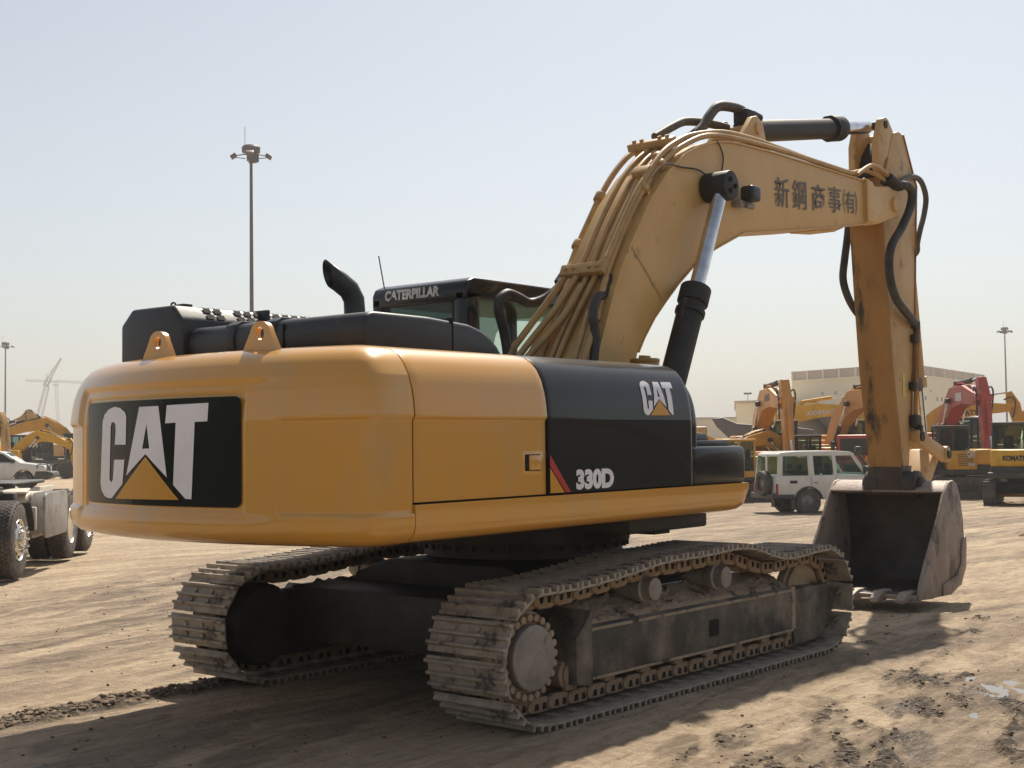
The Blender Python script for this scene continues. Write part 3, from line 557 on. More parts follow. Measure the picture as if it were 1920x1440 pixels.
MB().tube([(5.55, YC - 0.33, 4.815), (5.75, YC - 0.34, 4.82), (6.0, YC - 0.36, 4.75), (6.27, YC - 0.40, 4.68)], 0.026, 8).tube([(5.2, YC - 0.32, 4.66), (5.40, YC - 0.33, 4.76), (5.55, YC - 0.33, 4.815)], 0.026, 8).tube([(5.2, YC - 0.26, 4.66), (5.5, YC - 0.27, 4.76), (5.85, YC - 0.3, 4.74), (6.2, YC - 0.34, 4.66)], 0.026, 8).build('tip_pipe', m_pipe, boom)
MB().cyl((5.95, YC - 0.37, 4.74), (6.24, YC - 0.40, 4.66), 0.05, 8).cyl((5.97, YC - 0.30, 4.71), (6.16, YC - 0.34, 4.66), 0.05, 8).build('hose_fitting', m_dark, boom)
MB().tube([(6.22, YC - 0.40, 4.68), (6.38, YC - 0.42, 4.69), (6.50, YC - 0.42, 4.62), (6.48, YC - 0.40, 4.45), (6.27, YC - 0.38, 4.20), (6.03, YC - 0.36, 3.98), (5.95, YC - 0.35, 3.79), (6.0, YC - 0.34, 3.56), (6.17, YC - 0.33, 3.37), (6.42, YC - 0.31, 3.27), (6.70, YC - 0.28, 3.19), (6.86, YC - 0.26, 3.14)], 0.05, 12, 5).build('stick_hose', m_rub, exc, 60)
MB().tube([(6.30, YC - 0.33, 4.66), (6.6, YC - 0.26, 4.80), (6.84, YC - 0.24, 4.88), (7.10, YC - 0.22, 4.93), (7.31, YC - 0.22, 4.895), (7.44, YC - 0.22, 4.73), (7.375, YC - 0.22, 4.52), (7.23, YC - 0.22, 4.30), (7.18, YC - 0.2, 4.13), (7.26, YC - 0.16, 4.04), (7.22, YC - 0.1, 3.96)], 0.034, 12, 5).build('stick_hose', m_greyhose, exc, 60)
MB().tube([(6.30, YC + 0.27, 4.5), (6.30, YC + 0.30, 4.2), (6.20, YC + 0.30, 3.9), (6.14, YC + 0.30, 3.64), (6.26, YC + 0.29, 3.42), (6.45, YC + 0.27, 3.26), (6.6, YC + 0.24, 3.2)], 0.045, 12, 5).build('stick_hose', m_rub, exc, 60)
# bucket cylinder and linkage
c0 = (7.32, YC, 4.15); c1 = (7.74, YC, 1.60)
bc = MB().cyl(c0, lerp(c0, c1, 0.66), 0.085, 24).cyl(lerp(c0, c1, 0.64), lerp(c0, c1, 0.69), 0.105, 24).cyl((7.30, YC - 0.12, 4.15), (7.30, YC + 0.12, 4.15), 0.09, 16).build('bucket_cylinder', m_stickside, exc, 40)
MB().cyl(lerp(c0, c1, 0.68), lerp(c0, c1, 0.97), 0.055, 20).build('cylinder_rod', m_chrome, bc)
MB().prism([(7.1, 3.95), (7.1, 4.35), (7.3, 4.28), (7.38, 4.15), (7.3, 4.02)], 'y', YC - 0.10, YC + 0.10, 0.01).build('cylinder_bracket', m_stickside, stick)
for s in (-1, 1):
    y = YC + s * 0.25
    MB().prism([(6.86, 1.86), (6.98, 1.86), (7.25, 1.76), (7.70, 1.64), (7.80, 1.63), (7.84, 1.56), (7.78, 1.47), (7.66, 1.48), (7.20, 1.60), (6.90, 1.70), (6.82, 1.77)], 'y', y - 0.035, y + 0.035, 0.012).cyl((6.90, y - 0.055, 1.78), (6.90, y + 0.055, 1.78), 0.10, 24, bev=0.01).cyl((7.76, y - 0.05, 1.555), (7.76, y + 0.05, 1.555), 0.10, 24, bev=0.01).build('idler_link', m_stickside, exc, 40)
    MB().cyl((6.90, y - s * 0.0 + s * 0.056, 1.78), (6.90, y + s * 0.075, 1.78), 0.06, 16).cyl((7.76, y + s * 0.05, 1.555), (7.76, y + s * 0.07, 1.555), 0.055, 16).build('link_pin', m_dark, exc)
MB().prism([(7.68, 1.62), (7.80, 1.62), (7.82, 1.5), (7.34, 1.04), (7.20, 1.02), (7.14, 1.10), (7.2, 1.2)], 'y', YC - 0.17, YC + 0.17, 0.03).build('power_link', m_stickside, exc, 40)
# ------------------------------------------------------------------ bucket
BY0, BY1 = -1.03, 0.40
shell = [(5.60, 0.03), (6.05, 0.0), (6.60, -0.02), (6.86, 0.06), (6.99, 0.24), (7.02, 0.50), (6.985, 0.80), (6.91, 1.06), (6.83, 1.20), (6.74, 1.245), (6.62, 1.225), (6.47, 1.13)]
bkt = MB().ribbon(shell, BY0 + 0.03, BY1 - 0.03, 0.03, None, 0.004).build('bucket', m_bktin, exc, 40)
MB().ribbon([(p[0] + 0.0, p[1]) for p in shell], BY0 + 0.02, BY1 - 0.02, -0.018, None, 0.004).build('bucket_back', m_bucket, bkt, 40)
sidep = [(5.62, -0.01), (6.60, -0.035), (6.88, 0.045), (7.02, 0.24), (7.05, 0.50), (7.02, 0.80), (6.94, 1.08), (6.85, 1.22), (6.74, 1.27), (6.60, 1.25), (6.44, 1.12), (6.28, 0.88), (6.10, 0.66), (5.86, 0.38), (5.70, 0.17)]
for y in (BY0, BY1 - 0.035):
    MB().prism(sidep, 'y', y, y + 0.035, 0.006).build('bucket_side', m_bucket, bkt, 40)
    yy = y - 0.022 if y < 0 else y + 0.035
    MB().prism([(6.30, -0.02), (6.86, 0.05), (7.03, 0.25), (7.06, 0.50), (7.045, 0.62), (6.93, 0.55), (6.88, 0.3), (6.75, 0.18), (6.3, 0.10)], 'y', yy, yy + 0.022, 0.006).build('wear_plate', m_bucket, bkt, 40)
    MB().prism([(5.58, 0.0), (6.0, -0.02), (5.98, 0.24), (5.90, 0.40), (5.68, 0.17)], 'y', yy - 0.01, yy + 0.03, 0.01).build('side_cutter', m_bucket, bkt, 40)
MB().box(5.54, 5.80, BY0 + 0.01, BY1 - 0.01, 0.0, 0.05, 0.012).build('cutting_edge', m_bucket, bkt, 40)
for k in range(5):
    y = BY0 + 0.13 + k * (BY1 - BY0 - 0.26) / 4
    MB().raw([(5.80, y - .05, -.01), (5.80, y + .05, -.01), (5.80, y + .05, .085), (5.80, y - .05, .085), (5.54, y - .06, -.02), (5.54, y + .06, -.02), (5.54, y + .06, .085), (5.54, y - .06, .085), (5.40, y - .045, -.025), (5.40, y + .045, -.025), (5.40, y + .045, .02), (5.40, y - .045, .02)],
             [(0, 1, 2, 3), (0, 4, 5, 1), (1, 5, 6, 2), (2, 6, 7, 3), (3, 7, 4, 0), (4, 8, 9, 5), (5, 9, 10, 6), (6, 10, 11, 7), (7, 11, 8, 4), (8, 11, 10, 9)], 0.012).build('bucket_tooth', m_bucket, bkt, 40)
for s in (-1, 1):
    y = YC - 0.06 + s * 0.23
    MB().prism([(6.47, 1.14), (6.48, 1.24), (6.52, 1.34), (6.62, 1.38), (6.72, 1.34), (6.90, 1.25), (7.10, 1.20), (7.27, 1.15), (7.28, 1.02), (7.18, 0.95), (6.98, 0.92), (6.9, 1.12), (6.74, 1.23), (6.6, 1.2)], 'y', y - 0.04, y + 0.04, 0.012).build('bucket_ear', m_bktin, bkt, 40)
    MB().cyl((6.62, y - 0.085, 1.22), (6.62, y + 0.085, 1.22), 0.16, 28, bev=0.02).cyl((6.62, y + s * 0.08, 1.22), (6.62, y + s * 0.13, 1.22), 0.09, 20, bev=0.01).build('pin_boss', m_bktin, bkt, 40)
MB().cyl((6.62, YC - 0.2, 1.2), (6.62, YC + 0.2, 1.2), 0.13, 20).build('bucket_pin', m_dark, bkt)

# ------------------------------------------------------------------ undercarriage
TM = Matrix.Translation((0, 0, -0.04)) @ Matrix.Rotation(R(-1.4), 4, 'Z')
car = MB(TM).prism([(-0.97, 0.55), (-0.97, 0.80), (-0.6, 0.92), (0.6, 0.92), (0.97, 0.80), (0.97, 0.55), (0.6, 0.42), (-0.6, 0.42)], 'x', -0.95, 1.05, 0.02).prism([(-1.5, -1.1), (-1.5, 1.1), (-1.1, 1.1), (-0.7, 0.6), (-0.7, -0.6), (-1.1, -1.1)], 'z', 0.33, 0.74, 0.02).box(0.7, 1.6, -0.97, -0.5, 0.38, 0.62, 0.02).box(0.7, 1.6, 0.5, 0.97, 0.38, 0.62, 0.02).build('carbody', m_dark, exc)
mb = MB().cyl((0, 0, 0.90), (0, 0, 1.0), 0.80, 48).cyl((0, 0, 1.0), (0, 0, 1.14), 0.86, 48, bev=0.01)
for k in range(36): mb.cyl((0.83 * math.cos(k * math.pi / 18), 0.83 * math.sin(k * math.pi / 18), 0.955), (0.83 * math.cos(k * math.pi / 18), 0.83 * math.sin(k * math.pi / 18), 1.0), 0.022, 6)
mb.build('swing_bearing', m_dark, exc)

XS, XI, ZC, RS = -1.76, 2.09, 0.462, 0.335             # sprocket, idler, pin-line radius
def track_path():
    """closed pin line in (x, z), with the upper run sagging between carrier rollers"""
    p = []
    for a in range(90, 271, 6): p.append((XS + RS * math.cos(R(a)), ZC + RS * math.sin(R(a))))
    for x in np.linspace(XS + 0.08, XI - 0.08, 60): p.append((float(x), ZC - RS))
    for a in range(-90, 91, 6): p.append((XI + RS * math.cos(R(a)), ZC + RS * math.sin(R(a))))
    key = [(XI, ZC + RS), (1.85, 0.795), (1.45, 0.762), (1.21, 0.782), (0.90, 0.88), (0.68, 0.915), (0.45, 0.905), (0.05, 0.885), (-0.27, 0.892), (-0.45, 0.885), (-0.64, 0.857), (-1.07, 0.815), (-1.5, 0.785), (XS + 0.08, 0.797)]
    kx = [k[0] for k in key][::-1]; kz = [k[1] for k in key][::-1]
    for x in np.linspace(XI - 0.08, XS + 0.08, 60):
        zz = sum(np.interp(x + o, kx, kz) for o in (-0.12, -0.06, 0, 0.06, 0.12)) / 5; p.append((float(x), float(zz)))
    return p
path = track_path(); P = [Vector(q) for q in path]; P.append(P[0]); cum = [0.0]
for a, b in zip(P, P[1:]): cum.append(cum[-1] + (b - a).length)
NSH = 47; PITCH = cum[-1] / NSH
def along(s):
    s %= cum[-1]
    lo = 0; hi = len(cum) - 1
    while hi - lo > 1:
        m_ = (lo + hi) // 2
        if cum[m_] <= s: lo = m_
        else: hi = m_
    t = (s - cum[lo]) / max(1e-9, cum[lo + 1] - cum[lo]); return P[lo].lerp(P[lo + 1], t)
SW = 0.325
def shoe_mesh():
    mb = MB(); h = PITCH / 2
    # local: x along travel, z outward from the loop
    prof = [(-h - 0.008, 0.072), (h - 0.03, 0.072), (h + 0.012, 0.064), (h + 0.012, 0.076), (h - 0.03, 0.086)]
    for k in (-1, 0, 1):
        xk = k * 0.072
        prof += [(xk + 0.016, 0.086), (xk + 0.010, 0.116), (xk - 0.008, 0.116), (xk - 0.016, 0.086)] if k != 99 else []
    prof = [(-h - 0.008, 0.072), (h - 0.03, 0.072), (h + 0.012, 0.062), (h + 0.012, 0.076), (h - 0.022, 0.086)]
    for xk in (0.066, -0.006, -0.088):
        prof += [(xk + 0.014, 0.086), (xk + 0.009, 0.118), (xk - 0.009, 0.118), (xk - 0.014, 0.086)]
    prof += [(-h - 0.008, 0.086)]
    mb.prism(prof, 'y', -SW, SW, 0.003, 1)
    for y in (-0.10, 0.10):
        for x in (-0.045, 0.03): mb.cyl((x, y - 0.03, 0.084), (x, y - 0.03, 0.104), 0.017, 6)
    return mb.build('track_shoe', m_shoe, None, 30)
def link_mesh():
    mb = MB(); h = PITCH / 2
    for s in (-1, 1):
        y = s * 0.085
        pr = [(-h - 0.02, -0.03), (-h - 0.03, 0.02), (-0.085, 0.042), (-0.03, 0.046), (0.075, 0.046), (h + 0.0, 0.034), (h - 0.012, -0.02), (0.075, -0.05), (-0.06, -0.052)]
        mb.prism(pr, 'y', y - 0.024 + s * 0.012, y + 0.024 + s * 0.012, 0.006, 1)
        mb.cyl((-h, y + s * 0.03, 0), (-h, y + s * 0.046, 0), 0.030, 12)
        mb.mi = 1
        mb.prism([(-0.062, 0.026), (-0.015, 0.026), (-0.022, -0.016), (-0.05, -0.016)], 'y', y + s * 0.03, y + s * 0.0385).prism([(0.02, 0.026), (0.066, 0.026), (0.055, -0.016), (0.03, -0.016)], 'y', y + s * 0.03, y + s * 0.0385)
        mb.mi = 0
    mb.cyl((-h, -0.1, 0), (-h, 0.1, 0), 0.030, 12)
    return mb.build('track_link', [m_link, m_gap], None, 30)
proto_shoe = shoe_mesh(); proto_link = link_mesh(); used = [False]
def track_side(s):
    y0 = 1.385 if s > 0 else -1.325
    out = s                                                   # outward direction
    fr_p = [(y0 - out * (-1) * 0 + (-out) * 0 + out * (-a), z) for a, z in [(-0.155, 0.235), (-0.155, 0.545), (-0.13, 0.578), (0.12, 0.72), (0.20, 0.72), (0.20, 0.235)]]
    tr = MB(TM).prism(fr_p, 'x', -1.13, 1.72, 0.012, 2).prism([(y, z * 0.93 + 0.02) for y, z in fr_p], 'x', 1.70, 1.76, 0.01).build('track', m_frame, exc, 30)
    mb = MB(TM); yi = y0 + out * 0.165
    mb.prism([(1.755, 0.10), (1.755, 0.56), (2.36, 0.56), (2.44, 0.52), (2.47, 0.42), (2.44, 0.30), (2.30, 0.16), (2.15, 0.10)], 'y', y0 + out * 0.125, y0 + out * 0.15, 0.012, 3).prism([(y0 + out * 0.135, 0.50), (y0 + out * 0.15, 0.555), (y0 - out * 0.1, 0.60), (y0 - out * 0.1, 0.55)], 'x', 1.755, 2.40, 0.015, 2); mb.build('idler_guard', m_frame, tr, 40)
    MB(TM).prism([(-1.30, 0.22), (-1.30, 0.52), (-1.12, 0.70), (-1.12, 0.19)], 'y', y0 - 0.2, y0 + 0.2, 0.01).build('frame_end', m_frame, tr)
    # dust lying on the sloped top, access holes
    a = Vector((0, y0 + out * 0.124, 0.583)); b = Vector((0, y0 - out * 0.115, 0.7195))
    nx, ny = 60, 12; v = []; f = []
    for i in range(nx + 1):
        for j in range(ny + 1):
            p = a.lerp(b, j / ny); hgt = (0.018 * math.sin(i * 1.7 + j * 2.3) * math.sin(i * 0.6 - j * 1.1) + rnd.uniform(0, 0.02)) * (0 if i in (0, nx) or j in (0, ny) else 1)
            v.append((-1.11 + 2.80 * i / nx, p.y, p.z + max(0, hgt) + 0.002))
    f = [(i * (ny + 1) + j, (i + 1) * (ny + 1) + j, (i + 1) * (ny + 1) + j + 1, i * (ny + 1) + j + 1) for i in range(nx) for j in range(ny)]
    MB(TM).raw(v, f).build('settled_dust', m_dust, tr, 60)
    sl = MB(TM)
    for x in (-0.34, 0.69):
        q0 = a.lerp(b, 0.42); q1 = a.lerp(b, 0.92)
        sl.prism([(q0.y, q0.z - 0.02), (q0.y, q0.z + 0.024), (q1.y, q1.z + 0.024), (q1.y, q1.z - 0.02)], 'x', x, x + 0.13, 0.006)
    sl.build('access_slot', m_gap, tr)
    MB(TM).prism(rounded(0.41, 0.55, 0.325, 0.455, 0.025), 'y', y0 + out * 0.152, y0 + out * 0.1575).build('access_hole', m_gap, tr)
    MB(TM).box(-1.13, 1.72, y0 + out * 0.125 - 0.04, y0 + out * 0.125 + 0.045, 0.218, 0.237, 0.004).box(-1.13, 1.72, y0 + out * 0.139, y0 + out * 0.1565, 0.545, 0.566, 0.004).box(-1.1325, -1.115, y0 + out * 0.10, y0 + out * 0.1575, 0.24, 0.55, 0.003).box(1.70, 1.765, y0 + out * 0.10, y0 + out * 0.160, 0.235, 0.585, 0.003).build('frame_flange', m_dust, tr)
    # sprocket with final drive
    mb = MB(TM); n = 22; pr = []
    for k in range(n):
        for da, r in ((-5.5, 0.265), (-3.2, 0.335), (3.2, 0.335), (5.5, 0.265)): pr.append((XS + r * math.cos(R(360 / n * k + da)), ZC + r * math.sin(R(360 / n * k + da))))
    mb.prism(pr, 'y', y0 - 0.045, y0 + 0.045, 0.006, 1).build('sprocket', m_hubd, tr)
    mb = MB(TM); mb.lathe([(0.295, 0.0), (0.295, 0.09), (0.285, 0.105), (0.22, 0.115)], (XS, y0 + out * 0.04, ZC), (0, out, 0), 40)
    for k in range(24):
        c = (XS + 0.25 * math.cos(k * math.pi / 12), ZC + 0.25 * math.sin(k * math.pi / 12)); mb.cyl((c[0], y0 + out * 0.145, c[1]), (c[0], y0 + out * 0.19, c[1]), 0.026, 8, bev=0.006)
    mb.build('final_drive', m_hubd, tr, 30)
    pr = []
    for k in range(16): 
        for da, r in ((-7, 0.21), (7, 0.21)): pr.append((XS + r * math.cos(R(22.5 * k + da)), ZC + r * math.sin(R(22.5 * k + da))))
    MB(TM).prism(pr, 'y', y0 + out * 0.155, y0 + out * 0.222, 0.014, 3).cyl((XS + 0.12, y0 + out * 0.215, ZC + 0.1), (XS + 0.12, y0 + out * 0.227, ZC + 0.1), 0.022, 8).build('drive_cover', m_hub, tr, 30)
    MB(TM).lathe([(0.31, 0.0), (0.31, 0.20), (0.28, 0.26), (0.1, 0.27)], (XS, y0 - out * 0.06, ZC), (0, -out, 0), 36).box(XS + 0.1, -1.1, y0 - out * 0.2 - 0.08, y0 - out * 0.2 + 0.08, 0.2, 0.70, 0.03).build('drive_motor', m_dark, tr, 30)
    # idler, rollers
    MB(TM).lathe([(0.26, -0.07), (0.29, -0.06), (0.29, -0.03), (0.31, -0.02), (0.31, 0.02), (0.29, 0.03), (0.29, 0.06), (0.26, 0.07), (0.2, 0.05), (0.1, 0.08), (0.1, 0.12)], (XI, y0, ZC), (0, out, 0), 36).build('idler', m_hubd, tr, 30)
    for k in range(8):
        x = -1.25 + k * 0.43
        MB(TM).lathe([(0.06, -0.13), (0.085, -0.12), (0.085, -0.10), (0.105, -0.09), (0.105, 0.09), (0.085, 0.10), (0.085, 0.12), (0.06, 0.13)], (x, y0, ZC - RS + 0.05 + 0.10), (0, out, 0), 20).box(x - 0.06, x + 0.06, y0 + out * 0.10 - 0.02, y0 + out * 0.10 + 0.035, 0.175, 0.25, 0.012).build('track_roller', m_hubd, tr, 30)
    for x in (-0.37, 0.60):
        MB(TM).lathe([(0.075, -0.13), (0.085, -0.12), (0.085, 0.05), (0.10, 0.06), (0.10, 0.12), (0.085, 0.13), (0.08, 0.20), (0.06, 0.205)], (x, y0, 0.765), (0, out, 0), 22).box(x - 0.06, x + 0.06, y0 - out * 0.12 - 0.05, y0 - out * 0.12 + 0.05, 0.62, 0.76, 0.01).build('carrier_roller', m_hub, tr, 30)
    for i in range(NSH):
        s0 = (i + (0.35 if s < 0 else 0.1)) * PITCH; a = along(s0); b = along(s0 + PITCH); d = (b - a).normalized(); c = (a + b) * 0.5
        # travel runs rear-top > rear-bottom > front > top, so outward is to the right of travel
        nrm = Vector((d.y, -d.x))
        M = Matrix(((d.x, 0, nrm.x, c.x), (0, 1, 0, y0), (d.y, 0, nrm.y, c.y), (0, 0, 0, 1)))
        if M.to_3x3().determinant() < 0: M = M @ Matrix.Diagonal((1, -1, 1, 1))
        M = TM @ M
        for pr_ in (proto_shoe, proto_link):
            o = pr_ if not used[0] else pr_.copy()
            if used[0]: COL.objects.link(o)
            o.parent = tr; o.matrix_local = M
        used[0] = True
for s in (-1, 1): track_side(s)

# ================================================================== the yard
def vnoise(x, y, seed):
    xi = np.floor(x).astype(np.int64); yi = np.floor(y).astype(np.int64); xf = x - xi; yf = y - yi
    def h(a, b):
        n = (a * 374761393 + b * 668265263 + seed * 982451653) & 0x7fffffff; n = ((n ^ (n >> 13)) * 1274126177) & 0x7fffffff
        return ((n ^ (n >> 16)) & 0xffff) / 65535.0
    u = xf * xf * (3 - 2 * xf); v = yf * yf * (3 - 2 * yf)
    return (h(xi, yi) * (1 - u) + h(xi + 1, yi) * u) * (1 - v) + (h(xi, yi + 1) * (1 - u) + h(xi + 1, yi + 1) * u) * v
def fbm(x, y, seed, octv=4):
    a = 0; amp = 0.5
    for o in range(octv): a = a + amp * vnoise(x * 2 ** o + 13.7 * o, y * 2 ** o + 7.1 * o, seed + o); amp *= 0.5
    return a
def ss(a, b, x):
    t = np.clip((x - a) / (b - a), 0, 1); return t * t * (3 - 2 * t)
def ell(X, Y, cx, cy, rx, ry, deg, soft=0.5):
    c, s_ = math.cos(R(deg)), math.sin(R(deg)); u = ((X - cx) * c + (Y - cy) * s_) / rx; v = (-(X - cx) * s_ + (Y - cy) * c) / ry
    return np.sqrt(u * u + v * v)
def build_ground():
    def axis(lo, hi, st):
        a = list(np.arange(lo, hi, st)); d = st
        while a[-1] < 2600: d *= 1.16; a.append(a[-1] + d)
        d = st; b = []
        x = lo
        while x > -900: d *= 1.16; x -= d; b.append(x)
        return np.array(b[::-1] + a)
    xs = axis(-5.2, 11.0, 0.036); ys = axis(-5.5, 10.0, 0.036)
    X, Y = np.meshgrid(xs, ys, indexing='ij')
    D = (X - CAM.x) * F2.x + (Y - CAM.y) * F2.y
    Q = ((X - CAM.x) * R2.x + (Y - CAM.y) * R2.y) / np.maximum(D, 1.0)
    Z = -0.70 * np.clip((D - 9.0) / 42.0, 0, 1) * (0.30 + 0.70 * ss(-0.32, 0.08, Q))
    near = ss(70, 30, D)
    wx = X + 0.8 * (fbm(X * 0.5, Y * 0.5, 91) - 0.5); wy = Y + 0.8 * (fbm(X * 0.5 + 9, Y * 0.5, 95) - 0.5)
    a = R(24); U = wx * math.cos(a) + wy * math.sin(a); V = -wx * math.sin(a) + wy * math.cos(a)
    stripes = fbm(U * 0.25, V * 3.4, 5, 5) - 0.47
    left = ss(1.6, 2.2, Y + 0.02 * X) * ss(9.0, 6.5, Y - 0.55 * X)
    a2 = R(-8); U2 = wx * math.cos(a2) + wy * math.sin(a2); V2 = -wx * math.sin(a2) + wy * math.cos(a2)
    stripes2 = fbm(U2 * 0.12, V2 * 1.3, 25, 4) - 0.47
    far = ss(9.0, 12.0, D) * ss(3.0, 0.0, Y - 0.6 * X + 3)
    rough = fbm(X * 5, Y * 5, 40, 3) - 0.45; fine = fbm(X * 2.1, Y * 2.1, 60, 4) - 0.47
    right = ss(-1.7, -2.0, Y)
    grain = fbm(U * 5.0, V * 15.0, 140, 4) - 0.47; tread = np.abs(fbm(U * 2.2, V * 7.0, 150, 4) - 0.47)
    churn = np.zeros_like(X); wet = np.zeros_like(X); pud = np.zeros_like(X); pav = np.zeros_like(X)
    nz = fbm(X * 1.1, Y * 1.1, 77, 4) - 0.47; nz2 = fbm(X * 3.1, Y * 3.1, 78, 4) - 0.47
    def blob(cx, cy, rx, ry, deg, k=1.6): return ss(1.15, 0.85, ell(X, Y, cx, cy, rx, ry, deg) + k * nz + 0.5 * nz2)
    # damp stains, churned mud, pavers, puddles
    for b in ((-3.3, 0.75, 0.9, 0.22, 22), (-3.55, 0.15, 1.2, 0.28, 18), (-2.6, 0.4, 1.2, 0.22, -20), (-3.0, -0.5, 0.8, 0.22, 12), (-1.3, 0.0, 1.0, 0.35, 10), (0.6, 0.2, 1.6, 0.5, 0)): wet = np.maximum(wet, 0.55 * blob(*b))
    for b in ((-2.8, 1.48, 1.25, 0.17, 3), (-4.0, 1.45, 0.7, 0.22, 10)): churn = np.maximum(churn, blob(*b, 0.9)); 
    wet = np.maximum(wet, 0.75 * blob(-3.2, 1.42, 1.7, 0.30, 5, 1.2))
    for b in ((-1.03, -2.56, 0.42, 0.13, 20), (-1.75, -2.50, 0.35, 0.08, 20), (-0.3, -2.75, 0.7, 0.2, 25), (0.5, -3.1, 1.5, 0.45, 20), (-1.2, -3.35, 1.1, 0.42, 25), (0.3, -3.9, 1.2, 0.4, 22), (2.6, -3.6, 1.4, 0.3, 12), (2.2, -2.5, 0.8, 0.12, 10), (3.9, -2.2, 1.0, 0.15, 15), (5.0, -3.4, 2.0, 0.5, 10), (3.2, -1.6, 0.9, 0.25, 10)):
        q = blob(*b, 2.4) * (0.35 + 0.65 * ss(-0.10, 0.06, fbm(U * 2.0, V * 7.0, 57, 4) - 0.47)); wet = np.maximum(wet, 0.85 * q); churn = np.maximum(churn, q * ss(-0.02, 0.09, fbm(U * 2.4, V * 8.0, 55, 4) - 0.45))
    wet = np.maximum(wet, 0.6 * blob(0.0, -3.6, 2.0, 0.75, 22, 2.2))
    wet = np.maximum(wet, left * ss(-0.04, 0.13, stripes) * 0.85); wet = np.maximum(wet, far * ss(0.03, 0.15, stripes2) * 0.72)
    zone = ss(2.0, 2.8, Y - 0.25 * X + 0.6) * ss(7.2, 5.6, Y - 0.45 * X + 1.5 * nz)
    wet = np.maximum(wet, left * zone * (0.42 + 1.1 * (fbm(U * 0.9, V * 9.0, 81, 4) - 0.47) + 1.2 * stripes))
    wet = np.clip(np.maximum(wet, right * ss(0.04, 0.20, fbm(U * 0.5, V * 1.6, 33, 5) - 0.47) * 0.55), 0, 1)
    pav = np.maximum(pav, ss(1.1, 0.9, ell(X, Y, -4.75, 0.05, 1.0, 0.55, -20) + 1.2 * nz)) * (1 - np.clip(wet * 0.8, 0, 1)); wet = wet * (1 - 0.6 * pav)
    for b in ((0.05, -3.12, 0.62, 0.16, 22), (0.75, -3.52, 0.75, 0.24, 25), (-0.75, -3.55, 0.55, 0.14, 20), (1.75, -3.5, 0.5, 0.2, 20)): pud = np.maximum(pud, blob(*b, 2.2) * ss(-0.14, 0.05, fbm(U * 2.5, V * 8.0, 59, 4) - 0.47))
    pudf = np.maximum(blob(20.2, 2.9, 1.9, 0.55, -12, 0.8), blob(17.0, 0.6, 1.5, 0.25, -10, 0.8))
    Z = Z + near * (0.055 * stripes * left + 0.085 * stripes2 * far + 0.030 * rough * churn * 1.7 + 0.020 * fine + 0.022 * rough * right + 0.012 * rough + 0.02 * nz * right + 0.030 * grain * (0.75 + 0.25 * right) + 0.06 * (0.10 - tread) * right * ss(-0.1, 0.15, nz))
    Z = Z + churn * (0.018 + 0.05 * grain) * near
    Z = Z - 0.016 * ss(0.25, 0.9, pud) + 0.05 * pud * (fbm(U * 3.0, V * 9.0, 66, 4) - 0.45) - 0.05 * pudf
    inside = ss(2.9, 2.5, np.abs(X - 0.12)) * ss(1.85, 1.66, np.abs(Y))
    Z = Z * (1 - 0.85 * inside) - 0.008 * inside
    # keep the ground under the bucket low
    Z = Z - 0.024
    ib = ss(1.15, 0.85, ell(X, Y, 6.2, -0.28, 1.1, 1.0, 0)); Z = Z - 0.02 * ib
    nx, ny = X.shape
    co = np.stack([X, Y, Z], -1).reshape(-1, 3).astype(np.float32)
    idx = np.arange(nx * ny).reshape(nx, ny)
    q = np.stack([idx[:-1, :-1], idx[1:, :-1], idx[1:, 1:], idx[:-1, 1:]], -1).reshape(-1, 4)
    me = bpy.data.meshes.new('ground'); me.vertices.add(len(co)); me.vertices.foreach_set('co', co.ravel())
    me.loops.add(q.size); me.loops.foreach_set('vertex_index', q.ravel().astype(np.int32)); me.polygons.add(len(q))
    me.polygons.foreach_set('loop_start', np.arange(0, q.size, 4, dtype=np.int32)); me.polygons.foreach_set('loop_total', np.full(len(q), 4, dtype=np.int32))
    me.update(calc_edges=True); me.polygons.foreach_set('use_smooth', np.ones(len(q), dtype=bool))
    for nm, arr in (('damp', wet), ('churn', churn), ('paved', pav), ('slick', np.maximum(pud, 0))):
        at_ = me.attributes.new(nm, 'FLOAT', 'POINT'); at_.data.foreach_set('value', arr.reshape(-1).astype(np.float32))
    o = bpy.data.objects.new('ground', me); COL.objects.link(o); o['kind'] = 'structure'; me.materials.append(ground_mat())
    return xs, ys, Z, churn, pud
